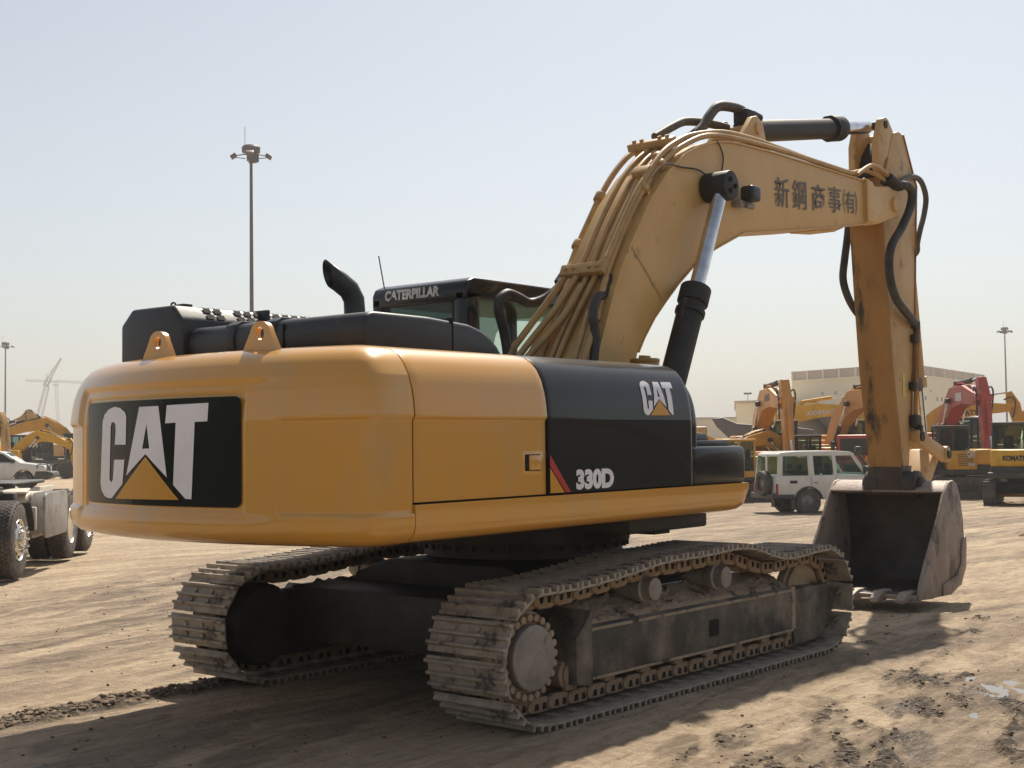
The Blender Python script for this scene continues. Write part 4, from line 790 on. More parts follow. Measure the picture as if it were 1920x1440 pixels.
def ground_mat():
    m = bpy.data.materials.new('sandy_yard'); m.use_nodes = True; n = m.node_tree.nodes; l = m.node_tree.links; b = n['Principled BSDF']
    tc = n.new('ShaderNodeTexCoord')
    def noise(sc, det=6, rg=0.6, vec=None):
        t = n.new('ShaderNodeTexNoise'); t.inputs['Scale'].default_value = sc; t.inputs['Detail'].default_value = det; t.inputs['Roughness'].default_value = rg
        l.new(vec or tc.outputs['Object'], t.inputs['Vector']); return t.outputs['Fac']
    def rng(v, a, c, d=0.0, e=1.0):
        r = n.new('ShaderNodeMapRange'); r.inputs[1].default_value = a; r.inputs[2].default_value = c; r.inputs[3].default_value = d; r.inputs[4].default_value = e; l.new(v, r.inputs[0]); return r.outputs[0]
    def mix(f, a, c):
        x = n.new('ShaderNodeMix'); x.data_type = 'RGBA'
        if isinstance(f, float): x.inputs[0].default_value = f
        else: l.new(f, x.inputs[0])
        for k, s_ in ((6, a), (7, c)):
            if isinstance(s_, tuple): x.inputs[k].default_value = (*s_, 1)
            else: l.new(s_, x.inputs[k])
        return x.outputs[2]
    def attr(nm):
        a = n.new('ShaderNodeAttribute'); a.attribute_name = nm; return a.outputs['Fac']
    def mth(op, a, c):
        x = n.new('ShaderNodeMath'); x.operation = op
        for k, s_ in ((0, a), (1, c)):
            if isinstance(s_, (int, float)): x.inputs[k].default_value = s_
            else: l.new(s_, x.inputs[k])
        return x.outputs[0]
    mp = n.new('ShaderNodeMapping'); mp.inputs['Rotation'].default_value = (0, 0, R(-22)); mp.inputs['Scale'].default_value = (0.35, 2.0, 1); l.new(tc.outputs['Object'], mp.inputs[0])
    sand = mix(rng(noise(0.35, 8), 0.38, 0.62), (0.55, 0.435, 0.305), (0.47, 0.365, 0.25))
    sand = mix(rng(noise(1.1, 8, 0.65, mp.outputs[0]), 0.42, 0.66), sand, (0.31, 0.235, 0.165))
    sand = mix(rng(noise(7, 8, 0.7, mp.outputs[0]), 0.50, 0.64, 0, 0.75), sand, (0.235, 0.17, 0.115))
    sand = mix(rng(noise(9, 6), 0.50, 0.72, 0, 0.6), sand, (0.58, 0.475, 0.345))
    sand = mix(rng(noise(42, 4), 0.58, 0.75, 0, 0.5), sand, (0.24, 0.175, 0.115))
    # pavers under the dust
    br = n.new('ShaderNodeTexBrick'); br.inputs['Scale'].default_value = 1.0; br.inputs['Brick Width'].default_value = 0.22; br.inputs['Row Height'].default_value = 0.11; br.inputs['Mortar Size'].default_value = 0.007; br.inputs['Mortar Smooth'].default_value = 0.6
    br.inputs['Color1'].default_value = (0.34, 0.31, 0.27, 1); br.inputs['Color2'].default_value = (0.29, 0.265, 0.235, 1); br.inputs['Mortar'].default_value = (0.14, 0.11, 0.085, 1)
    mpb = n.new('ShaderNodeMapping'); mpb.inputs['Rotation'].default_value = (0, 0, R(20)); l.new(tc.outputs['Object'], mpb.inputs[0])
    wv = n.new('ShaderNodeVectorMath'); wv.operation = 'ADD'; nzv = n.new('ShaderNodeTexNoise'); nzv.inputs['Scale'].default_value = 9
    sc_v = n.new('ShaderNodeVectorMath'); sc_v.operation = 'SCALE'; sc_v.inputs['Scale'].default_value = 0.02
    l.new(tc.outputs['Object'], nzv.inputs['Vector']); l.new(nzv.outputs['Color'], sc_v.inputs[0]); l.new(mpb.outputs[0], wv.inputs[0]); l.new(sc_v.outputs[0], wv.inputs[1]); l.new(wv.outputs[0], br.inputs['Vector'])
    pv = mix(rng(noise(5, 6), 0.45, 0.6, 0, 0.8), br.outputs['Color'], sand)
    col = mix(attr('paved'), sand, pv)
    damp = mth('MULTIPLY', attr('damp'), rng(noise(3.2, 9, 0.72, mp.outputs[0]), 0.36, 0.60, 0.25, 1.15))
    col = mix(damp, col, (0.115, 0.080, 0.052))
    ch = mth('MULTIPLY', attr('churn'), rng(noise(14, 6), 0.42, 0.56)); col = mix(ch, col, (0.050, 0.037, 0.027))
    sl = mth('MULTIPLY', attr('slick'), 1.0); col = mix(mth('MULTIPLY', sl, 0.7), col, (0.085, 0.062, 0.044))
    l.new(col, b.inputs['Base Color'])
    wetf = mth('MULTIPLY', sl, rng(noise(22, 6, 0.65, mp.outputs[0]), 0.50, 0.56)); rgh = mth('SUBTRACT', mth('SUBTRACT', 0.92, mth('MULTIPLY', damp, 0.25)), mth('MULTIPLY', wetf, 0.5)); l.new(rgh, b.inputs['Roughness'])
    l.new(mth('ADD', 0.22, mth('MULTIPLY', wetf, 0.6)), b.inputs['Specular IOR Level'])
    h = mth('ADD', mth('ADD', mth('MULTIPLY', noise(18, 8, 0.7), 0.7), mth('MULTIPLY', noise(6, 6, 0.6), 0.8)), mth('MULTIPLY', noise(1.6, 8, 0.65, mp.outputs[0]), 1.2))
    h = mth('ADD', h, mth('MULTIPLY', ch, 0.5))
    h = mth('ADD', h, mth('MULTIPLY', mth('MULTIPLY', br.outputs['Fac'], attr('paved')), -0.5))
    bp = n.new('ShaderNodeBump'); bp.inputs['Strength'].default_value = 1.0; bp.inputs['Distance'].default_value = 0.07; l.new(h, bp.inputs['Height']); l.new(bp.outputs[0], b.inputs['Normal'])
    return m
GX, GY, GZ, GC, GP = build_ground()
def ground_z(x, y):
    i = min(max(int(np.searchsorted(GX, x)) - 1, 0), len(GX) - 2); j = min(max(int(np.searchsorted(GY, y)) - 1, 0), len(GY) - 2)
    u = (x - GX[i]) / (GX[i + 1] - GX[i]); v = (y - GY[j]) / (GY[j + 1] - GY[j])
    return float((GZ[i, j] * (1 - u) + GZ[i + 1, j] * u) * (1 - v) + (GZ[i, j + 1] * (1 - u) + GZ[i + 1, j + 1] * u) * v)
m_water = bpy.data.materials.new('muddy_water'); m_water.use_nodes = True
_b = m_water.node_tree.nodes['Principled BSDF']; _b.inputs['Base Color'].default_value = (0.16, 0.13, 0.10, 1); _b.inputs['Roughness'].default_value = 0.06; _b.inputs['IOR'].default_value = 1.6
for (cx, cy, rx, ry, dg, dz) in ((0.75, -3.52, 1.0, 0.42, 25, .012), (20.2, 2.9, 2.6, 0.9, -12, .02), (17.0, 0.6, 2.1, 0.5, -10, .02)):
    zz = sorted(ground_z(cx + rx * 0.7 * math.cos(t), cy + ry * 0.7 * math.sin(t)) for t in np.linspace(0, 6.28, 40))[8]
    v = [(cx + (rx * math.cos(t) * math.cos(R(dg)) - ry * math.sin(t) * math.sin(R(dg))), cy + (rx * math.cos(t) * math.sin(R(dg)) + ry * math.sin(t) * math.cos(R(dg))), zz - 0.004) for t in np.linspace(0, 2 * math.pi, 40, endpoint=False)]
    o = MB().raw(v, [tuple(range(40))]).build('puddle_water', m_water); o['kind'] = 'structure'
# mud clods, far too many to count
mb = MB(); v = []; f = []
ico = bmesh.new(); bmesh.ops.create_icosphere(ico, subdivisions=1, radius=1.0); iv = [q.co.copy() for q in ico.verts]; iF = [[q.index for q in fc.verts] for fc in ico.faces]; ico.free()
def clod(x, y, r):
    b0 = len(v); z = ground_z(x, y); sx, sy, sz = r * rnd.uniform(.7, 1.4), r * rnd.uniform(.7, 1.4), r * rnd.uniform(.5, .9); an = rnd.uniform(0, 6.28); c, s_ = math.cos(an), math.sin(an)
    for q in iv:
        k = rnd.uniform(.75, 1.2); v.append((x + (q.x * sx * c - q.y * sy * s_) * k, y + (q.x * sx * s_ + q.y * sy * c) * k, z + sz * 0.35 + q.z * sz * k))
    f.extend([[b0 + i for i in fc] for fc in iF])
cand = np.argwhere(GC > 0.35)
for k in range(1300):
    i, j = cand[rnd.randrange(len(cand))]
    if GX[i] > 9 or GY[j] < -5.3: continue
    clod(GX[i] + rnd.uniform(-.03, .03), GY[j] + rnd.uniform(-.03, .03), 0.004 + 0.015 * rnd.random() ** 2.5)
for k in range(420):
    t = rnd.random(); x = -4.3 + 2.5 * t; clod(x, 1.50 + 0.05 * t + rnd.gauss(0, .10), 0.008 + 0.026 * rnd.random() ** 2)
for k in range(2200):
    x, y = rnd.uniform(-4.5, 8), rnd.uniform(-4.5, 9); clod(x, y, 0.003 + 0.013 * rnd.random() ** 3.5)
m_clod = mat('dark_mud', (0.10, 0.072, 0.05), (0.19, 0.14, 0.095), 5, 0.9, bump=0.5, bscale=50)
o = mb.raw(v, f).build('mud_clods', m_clod, None, 50); o['kind'] = 'stuff'
# ================================================================== background machines
def offset_poly(line, hw):
    up, dn = [], []
    n = len(line)
    for i in range(n):
        a = Vector(line[max(i - 1, 0)]); b = Vector(line[min(i + 1, n - 1)]); d = (b - a).normalized(); q = Vector((-d.y, d.x)); p = Vector(line[i])
        up.append(tuple(p + q * hw[i])); dn.append(tuple(p - q * hw[i]))
    return up + dn[::-1]
m_glassbg = glass('machine_glass', (0.80, 0.88, 0.85), 0.84)
m_bgdark = mat('far_dark_steel', (0.030, 0.028, 0.027), (0.06, 0.052, 0.045), 2, 0.6)
m_bgtrack = mat('far_track_steel', (0.06, 0.052, 0.045), (0.12, 0.10, 0.08), 6, 0.7, bump=0.3)
paints = {}
def paint(key, c, rough=0.45):
    if key not in paints: paints[key] = mat(key + '_paint', c, tuple(x * 0.78 for x in c), 1.6, rough, c3=tuple(x * 0.45 + 0.02 for x in c), c3scale=3.0, c3lo=0.62, c3hi=0.78)
    return paints[key]
PO = paint('orange_machine', (0.60, 0.285, 0.06)); PY = paint('yellow_machine', (0.68, 0.37, 0.012)); PA = paint('amber_machine', (0.62, 0.31, 0.03)); PR = paint('red_machine', (0.46, 0.07, 0.045)); PT = paint('tan_machine', (0.52, 0.32, 0.11)); PG = paint('grey_tub', (0.135, 0.115, 0.11)); PW = paint('white_machine', (0.62, 0.62, 0.60))
POSE = dict(
    scoop=dict(boom=[(0.25, 1.7), (0.7, 3.2), (1.2, 4.2), (1.65, 4.8), (1.95, 4.9)], bw=[.24, .32, .36, .30, .2], stick=[(1.5, 5.15), (1.95, 4.75), (2.6, 4.1), (3.0, 3.7)], sw=[.14, .28, .22, .14], cyl=((0.6, 4.3), (1.5, 5.1)), bkt=(3.1, 3.9)),
    up=dict(boom=[(0.25, 1.7), (1.1, 3.0), (2.3, 3.85), (3.6, 3.95), (5.35, 3.65)], bw=[.24, .36, .46, .38, .20], stick=[(5.05, 4.55), (5.35, 3.75), (5.5, 2.6), (5.75, 0.95)], sw=[.14, .30, .24, .14], cyl=((2.5, 4.45), (5.0, 4.55)), bkt=(5.75, .85)),
    reach=dict(boom=[(0.25, 1.7), (1.3, 3.1), (2.4, 3.75), (3.8, 3.95), (5.9, 3.95)], bw=[.26, .40, .50, .40, .20], stick=[(5.75, 4.85), (6.0, 4.1), (6.35, 2.6), (6.7, 1.0)], sw=[.16, .36, .26, .14], cyl=((2.9, 4.45), (5.6, 4.8)), bkt=(6.7, .9)),
    low=dict(boom=[(0.25, 1.6), (1.3, 2.55), (2.3, 2.95), (3.3, 2.75), (4.4, 2.2)], bw=[.22, .30, .36, .28, .16], stick=[(4.25, 2.75), (4.45, 2.25), (4.55, 1.5), (4.65, 0.8)], sw=[.12, .22, .18, .12], cyl=((2.4, 3.3), (4.15, 2.75)), bkt=(4.65, .75)),
    flat=dict(boom=[(0.25, 1.7), (1.6, 3.2), (2.8, 3.75), (4.2, 3.5), (6.0, 2.9)], bw=[.24, .36, .46, .36, .20], stick=[(5.75, 3.55), (6.05, 2.9), (7.2, 2.5), (8.2, 2.1)], sw=[.14, .30, .24, .14], cyl=((3.2, 4.2), (5.7, 3.6)), bkt=(8.2, 1.9)))
def digger(name, label, px, depth, toward, right, p, pose='up', sc=1.0, p2=None, cabm=None, text=None, group=None, swing=0.0, louver=False, mini=False, tag2=None, boomtext_m=None, plate=False, bodytext=None, bucket_up=False, mir=False, xs=1.0):
    """tracked digger whose upper body heads along toward (to the camera) and right (to the right of the view)"""
    base = at(px, depth); tc_ = Vector((CAM.x - base.x, CAM.y - base.y)).normalized(); rc_ = Vector((-tc_.y, tc_.x))
    hd = rc_ * right + tc_ * toward; rz = math.atan2(hd.y, hd.x)
    t = thing(name, label, 'excavator', base, rz, group, sc); p2 = p2 or p; cabm = cabm or m_bgdark; ps = POSE[pose]
    if mini: t.scale = (sc * xs, sc * 0.72 * (-1 if mir else 1), sc)
    S_ = Matrix.Rotation(swing, 4, 'Z')
    for s in (-1, 1):
        lp = [(-1.75 + 0.45 * math.cos(R(a)), 0.46 + 0.45 * math.sin(R(a))) for a in range(90, 271, 20)] + [(1.75 + 0.45 * math.cos(R(a)), 0.46 + 0.45 * math.sin(R(a))) for a in range(-90, 91, 20)]
        ridges = MB(S_).prism(lp, 'y', s * 1.3 - 0.29, s * 1.3 + 0.29, 0.01, 1)
        for k in range(24):
            x = -1.8 + k * 0.15; ridges.box(x, x + 0.03, s * 1.3 - 0.295, s * 1.3 + 0.295, 0.90, 0.935)
        for k in range(9):
            a = R(100 + k * 20)
            for cx, sg in ((-1.75, 1), (1.75, -1)): ridges.box(-0.02, 0.02, s * 1.3 - 0.295, s * 1.3 + 0.295, -0.02, 0.02, 0, 1, Matrix.Translation((cx + sg * 0.46 * math.cos(a), 0, 0.46 + 0.46 * math.sin(a))))
        tk = ridges.build('track', m_bgtrack, t)
        MB(S_).box(-1.5, 1.5, s * 1.3 + (0.25 if s > 0 else -0.33), s * 1.3 + (0.33 if s > 0 else -0.25), 0.3, 0.62, 0.03).build('track_frame', m_bgdark, tk)
    MB(S_).box(-0.8, 0.8, -1.1, 1.1, 0.4, 0.8, 0.03).cyl((0, 0, 0.8), (0, 0, 1.02), 0.6, 20).build('undercarriage', m_bgdark, t)
    if mini:
        MB(S_).box(2.1, 2.35, -1.35, 1.35, 0.15, 0.62, 0.03).box(1.2, 2.2, -0.7, -0.5, 0.3, 0.5).box(1.2, 2.2, 0.5, 0.7, 0.3, 0.5).build('dozer_blade', p, t)
    MB().box(-2.3, 1.1, -1.35, 1.35, 1.0, 1.22, 0.05).build('turntable', m_bgdark, t)
    if mini:
        cwp = [(-1.75, -1.25), (-1.95, -0.7), (-2.0, 0), (-1.95, 0.7), (-1.75, 1.25), (-0.9, 1.3), (-0.9, -1.3)]
        cwo = MB().prism([(x * 1.02, y) for x, y in cwp], 'z', 1.02, 1.42, 0.08, 3).build('lower_counterweight', m_bgdark, t)
        MB().prism(cwp, 'z', 1.40, 2.05, 0.14, 4).build('counterweight', p2, t)
        eh = MB().box(-0.95, 0.6, -1.3, -0.35, 1.2, 2.0, 0.08, 3).box(-0.95, -0.55, -0.4, 1.3, 1.2, 2.05, 0.06).build('engine_cover', p2, t)
        cx0, cx1, cy0, cy1, cz0, cz1 = -0.75, 1.0, -0.35, 1.25, 1.2, 2.95
    else:
        cwp = [(-2.5, -1.35), (-2.85, -1.2), (-2.95, -0.6), (-2.98, 0), (-2.95, 0.6), (-2.85, 1.2), (-2.5, 1.35), (-2.2, 1.35), (-2.2, -1.35)]
        MB().prism(cwp, 'z', 1.1, 2.15, 0.10, 3).build('counterweight', p2, t)
        eh = MB().box(-2.22, -0.1, -1.36, 1.36, 1.2, 2.2, 0.06).box(-2.0, -0.6, -0.8, 0.9, 2.15, 2.42, 0.08).build('engine_cover', p2, t)
        MB().box(-0.1, 1.2, -1.36, -0.45, 1.2, 2.0, 0.06).build('fuel_tank', p2, t)
        cx0, cx1, cy0, cy1, cz0, cz1 = -0.1, 1.55, 0.38, 1.36, 1.2, 2.95
    if louver:
        g = MB()
        for j in range(7): g.box(-0.75, 0.05, -1.305, -1.3, 1.38 + j * 0.075, 1.41 + j * 0.075)
        g.build('louver', m_bgdark, eh)
    cb_ = MB()
    for x in (cx0, cx1 - 0.09):
        for y in (cy0, cy1 - 0.09): cb_.box(x, x + 0.09, y, y + 0.09, cz0, cz1, 0.01)
    cb_.box(cx0 - 0.03, cx1 + 0.06, cy0 - 0.02, cy1 + 0.02, cz1 - 0.02, cz1 + 0.10, 0.04, 3)
    xm = (cx0 + cx1) / 2
    cb_.box(xm - 0.04, xm + 0.04, cy1 - 0.08, cy1, cz0, cz1).box(xm - 0.04, xm + 0.04, cy0, cy0 + 0.08, cz0, cz1)
    cb_.box(cx0, cx1, cy0 + 0.01, cy1 - 0.01, cz0, cz0 + 0.30, 0.02).box(cx0 + 0.01, cx0 + 0.06, cy0, cy1, cz0, cz0 + 0.85).box(cx0, cx1, cy0 + 0.005, cy0 + 0.05, cz0, cz0 + 0.75)
    cab_o = cb_.build('cab', cabm, t)
    MB().box(cx0 + 0.03, cx0 + 0.04, cy0 + 0.08, cy1 - 0.08, cz0 + 0.85, cz1 - 0.02).build('window', m_glassbg, cab_o)
    MB().box(cx0 + 0.08, cx1 - 0.08, cy0 + 0.02, cy0 + 0.03, cz0 + 0.75, cz1 - 0.02).build('window', m_glassbg, cab_o)
    MB().box(cx0 + 0.08, cx1 - 0.08, cy1 - 0.03, cy1 - 0.02, cz0 + 0.30, cz1 - 0.02).build('window', m_glassbg, cab_o)
    MB().box(cx1 - 0.04, cx1 - 0.03, cy0 + 0.08, cy1 - 0.08, cz0 + 0.30, cz1 - 0.02).build('windscreen', m_glassbg, cab_o)
    MB().box(cx0 + 0.2, cx0 + 0.75, (cy0 + cy1) / 2 - 0.26, (cy0 + cy1) / 2 + 0.26, cz0 + 0.3, cz0 + 0.75, 0.05).box(cx0 + 0.15, cx0 + 0.3, (cy0 + cy1) / 2 - 0.25, (cy0 + cy1) / 2 + 0.25, cz0 + 0.7, cz0 + 1.35, 0.05).build('seat', m_seat, cab_o)
    yb = -0.05 if not mini else -0.1; hw = 0.30 if not mini else 0.17
    ox = 0.0 if not mini else 0.9
    k = 1.0 if not mini else 0.80
    tr = lambda q: [(a * k + ox, b * k + (0 if not mini else 0.1)) for a, b in q]
    bl = tr(ps['boom']); bo = MB().prism(offset_poly(bl, [w_ * k for w_ in ps['bw']]), 'y', yb - hw, yb + hw, 0.015, 1).build('boom', p, t)
    sl = tr(ps['stick']); so_ = MB().prism(offset_poly(sl, [w_ * k for w_ in ps['sw']]), 'y', yb - hw * 0.62, yb + hw * 0.62, 0.015, 1).build('stick', p, t)
    MB().prism([(sl[1][0] - 0.35, sl[1][1] + 0.18), (sl[1][0] + 0.12, sl[1][1] + 0.15), (sl[1][0] + 0.18, sl[1][1] - 0.08), (sl[1][0] - 0.35, sl[1][1] - 0.22)], 'y', yb - hw - 0.03, yb + hw + 0.03, 0.02).build('boom_nose', p, bo)
    c0_, c1_ = [(q[0], yb, q[1]) for q in tr(ps['cyl'])]
    cyo = MB().cyl(c0_, lerp(c0_, c1_, 0.62), 0.10, 12).cyl((c0_[0], yb - 0.2, c0_[2]), (c0_[0], yb + 0.2, c0_[2]), 0.09, 10).build('stick_cylinder', p if pose == 'reach' else m_bgdark, t)
    MB().cyl(lerp(c0_, c1_, 0.6), c1_, 0.055, 10).build('cylinder_rod', m_chrome, cyo)
    MB().prism([(c0_[0] - 0.25, c0_[2] - 0.55), (c0_[0] - 0.08, c0_[2] + 0.08), (c0_[0] + 0.08, c0_[2] + 0.08), (c0_[0] + 0.25, c0_[2] - 0.55)], 'y', yb - 0.12, yb + 0.12, 0.01).build('cylinder_bracket', p, bo)
    for s in (-1, 1):
        y = yb + s * (hw + 0.10); a = (bl[0][0] + 0.55, y, bl[0][1] - 0.35); b = (bl[2][0] - 0.1, y, bl[2][1] - 0.12)
        q = MB().cyl(a, lerp(a, b, 0.6), 0.095, 12).build('boom_cylinder', m_bgdark, t)
        MB().cyl((b[0], y - 0.09, b[2]), (b[0], y + 0.09, b[2]), 0.11, 12).build('rod_eye', m_bgdark, q)
        MB().cyl(lerp(a, b, 0.58), b, 0.05, 10).build('cylinder_rod', m_chrome, q)
    for yy in (-0.14, 0.0, 0.14):
        MB().tube([(x - 0.0, yb + yy * hw / 0.3, z + w_ * k + 0.06) for (x, z), w_ in zip(bl[1:4], ps['bw'][1:4])], 0.028, 6, 2).build('hydraulic_pipe', p, bo)
    for s in (-1, 1): MB().tube([(sl[1][0] - 0.5, yb + s * hw * 0.8, sl[1][1] + 0.3), (sl[1][0] - 0.1, yb + s * hw * 1.1, sl[1][1] + 0.45), (sl[1][0] + 0.12, yb + s * hw * 1.1, sl[1][1] + 0.1), (sl[1][0] - 0.05, yb + s * hw * 0.9, sl[1][1] - 0.7)], 0.035, 6, 3).build('hose', m_rub, bo)
    bp = tr([ps['bkt']])[0]
    bs = [(0.12, 0.10), (0.25, -0.10), (0.20, -0.45), (-0.05, -0.68), (-0.45, -0.78), (-0.95, -0.72), (-0.55, -0.50), (-0.25, -0.05), (-0.10, 0.12)]
    if bucket_up: bs = [(x * 1.0, z * 0.9 + 0.2) for x, z in bs]
    MB().prism([(bp[0] + x * k * (1.3 if bucket_up else 1), max(bp[1] + z * k * (1.3 if bucket_up else 1), 0.02)) for x, z in bs], 'y', yb - hw - 0.25, yb + hw + 0.25, 0.02).build('bucket', p if mini else m_bktin, t)
    d0 = (sl[1][0] + 0.30 * k, yb, sl[1][1] - 0.1); d1 = (sl[3][0] + 0.45 * k, yb, sl[3][1] + 0.35 * k)
    q = MB().cyl(d0, lerp(d0, d1, 0.6), 0.07, 10).build('bucket_cylinder', p, t); MB().cyl(lerp(d0, d1, 0.58), d1, 0.04, 8).build('cylinder_rod', m_chrome, q)
    MB().prism([(sl[3][0], sl[3][1] + 0.42), (sl[3][0], sl[3][1] + 0.52), (d1[0] + 0.06, d1[2] + 0.05), (d1[0] + 0.06, d1[2] - 0.06)], 'y', yb - hw * 0.8, yb + hw * 0.8, 0.01).build('link', p, t)
    if text:
        s_, u0, u1, w0, w1, mt = text                         # words on the right-hand side of the boom
        a = Vector(u0); b = Vector(u1); d = (b - a)
        for sd_ in (-1,):
            fn = lambda u, v, a=a, d=d: (a.x + d.x * u - d.y / d.length * v, yb - hw - 0.006, a.y + d.y * u + d.x / d.length * v)
            lettering('boom_lettering', s_, 0, 1, w0, w1, fn, mt, bo, 0.03)
    if plate:
        a = Vector(bl[2]); MB().box(a.x + 0.6, a.x + 1.35, yb - hw - 0.012, yb - hw - 0.004, a.y - 0.16, a.y + 0.18).build('boom_plate', m_whitew, bo)
    if bodytext:
        for (s_, fn, w_, h_, mt, bd) in bodytext: lettering('body_lettering', s_, -w_ / 2, w_ / 2, -h_ / 2, h_, fn, mt, t, bd)
    return t
m_black_ink = mat('black_lettering', (0.02, 0.02, 0.02), rough=0.5)
digger('excavator', 'faded orange excavator with upright stick directly behind the white station wagon roof rear', 1418, 60, 0.97, 0.22, PO, 'up', 1.06, text=('880', (3.0, 3.78), (3.9, 3.80), 0.0, 0.3, m_ink), group='machines parked across the yard')
digger('excavator', 'bright yellow excavator with white lettering on a long boom in front of the beige building', 1408, 76, 0.20, 0.98, PY, 'reach', 1.0, text=('KOMATSU', (3.25, 3.66), (5.3, 3.78), 0.0, 0.26, m_whitew), group='machines parked across the yard')
digger('excavator', 'orange excavator whose boom rises behind the stick of the foreground machine', 1552, 62, 0.85, 0.52, PO, 'up', 1.06, p2=PO, group='machines parked across the yard')
digger('excavator', 'yellow excavator with black lettering on its boom, behind the red boom', 1692, 76, 0.15, 0.99, PA, 'reach', 1.0, text=('KOMATSU', (2.55, 3.45), (4.4, 3.62), 0.0, 0.3, m_black_ink), group='machines parked across the yard')
digger('excavator', 'red excavator with hanging stick and white plate on the boom', 1764, 62, 0.95, 0.31, PR, 'up', 1.08, plate=True, group='machines parked across the yard')
digger('excavator', 'amber excavator cut off by the right edge with only its boom base showing', 1868, 66, 0.2, 0.98, PA, 'up', 1.0, group='machines parked across the yard')
digger('excavator', 'yellow excavator with a black cab showing just above the white station wagon roof', 1506, 56, 0.55, -0.83, PA, 'low', 0.84, group='machines parked across the yard')
digger('excavator', 'yellow cabbed excavator between the black tool box and the white station wagon', 1392, 52, 0.35, -0.93, PA, 'low', 0.80, cabm=PA, group='machines parked across the yard')
cat_side = lambda dx, z0: (lambda u, v: (dx + u, -1.306, z0 + v))
digger('mini_excavator', 'small amber excavator with louvred flank and badge, right of the foreground stick', 1787, 52, 0.18, -0.98, PA, 'low', 0.94, xs=0.76, mini=True, louver=True, mir=True, group='machines parked across the yard',
       bodytext=[('CAT', lambda u, v: (-0.62 - u, -1.41, 1.80 + v), 0.42, 0.2, m_whitew, 0.06), ('306', lambda u, v: (-0.62 - u, -1.41, 1.42 + v), 0.36, 0.09, m_whitew, 0.05)])
digger('mini_excavator', 'small yellow excavator seen from behind at the right edge, dark lower counterweight', 1908, 46, -0.99, 0.06, PY, 'low', 0.93, mini=True, group='machines parked across the yard',
       bodytext=[('KOMATSU', lambda u, v: (-2.012 + 0.09 * (u / 0.55) ** 2 * 0.3, -u, 1.70 + v), 1.25, 0.13, m_black_ink, 0.05)])
# left side of the yard
digger('excavator', 'tan excavator at the left edge with raised stick beside the lighting mast', -80, 74, 0.85, 0.52, PT, 'up', 0.84, group='machines parked across the yard')
digger('excavator', 'golden yellow excavator with arched boom behind the white pickup bonnet', 12, 80, 0.30, 0.95, PY, 'low', 0.88, group='machines parked across the yard')
digger('excavator', 'amber excavator with long low boom pointing left, partly hidden by the counterweight', 160, 88, 0.15, -0.98, PA, 'flat', 0.92, group='machines parked across the yard')
digger('excavator', 'distant tan excavator with curled bucket held high below the lattice cranes', 94, 108, 0.1, -0.99, PT, 'scoop', 0.95, bucket_up=True, group='machines parked across the yard')

# dump trucks with grey tubs behind the diggers
def dumper(label, px, depth, rz, sc=1.0):
    t = thing('dump_truck', label, 'dump truck', at(px, depth), rz, 'dump trucks behind the diggers', sc)
    tub = [(-4.6, 2.35), (-4.9, 2.9), (-3.6, 3.1), (-0.2, 3.35), (0.7, 3.75), (1.4, 3.70), (1.1, 3.2), (0.4, 2.5), (-0.4, 1.7), (-3.2, 1.6)]
    MB().prism(tub, 'y', -1.45, 1.45, 0.06, 2).build('tub', PG, t)
    cb_ = MB().box(1.6, 3.2, -1.0, 1.0, 1.3, 2.2, 0.08).box(1.7, 3.0, -0.95, 0.95, 2.2, 3.2, 0.1).build('cab', PT, t)
    MB().box(3.0, 3.012, -0.8, 0.8, 2.3, 3.05).build('windscreen', m_glassbg, cb_)
    MB().box(3.0, 4.6, -1.1, 1.1, 1.0, 2.05, 0.15, 3).build('bonnet', PT, t)
    MB().box(-4.0, 3.0, -0.5, 0.5, 0.8, 1.3, 0.03).build('chassis', m_bgdark, t)
    for x in (-2.9, -1.2, 3.4):
        for s in (-1, 1):
            wl = MB().lathe([(0.45, -0.3), (0.78, -0.28), (0.85, -0.15), (0.85, 0.15), (0.78, 0.28), (0.45, 0.3)], (x, s * 1.15, 0.85), (0, s, 0), 24).build('wheel', m_rub, t)
            MB().lathe([(0.45, 0.0), (0.40, 0.2), (0.15, 0.25), (0.15, 0.3)], (x, s * 1.15, 0.85), (0, s, 0), 20).build('rim', PT, wl)
hR = math.atan2(R2.y, R2.x)
dumper('dump truck with a grey tub left of the orange upright stick', 1375, 84, hR + math.pi - 0.15)
dumper('dump truck with a grey tub under the white lettered yellow boom', 1535, 86, hR + math.pi + 0.3, 1.2)
dumper('dump truck with a grey tub behind the red boom', 1812, 88, hR - 0.2)
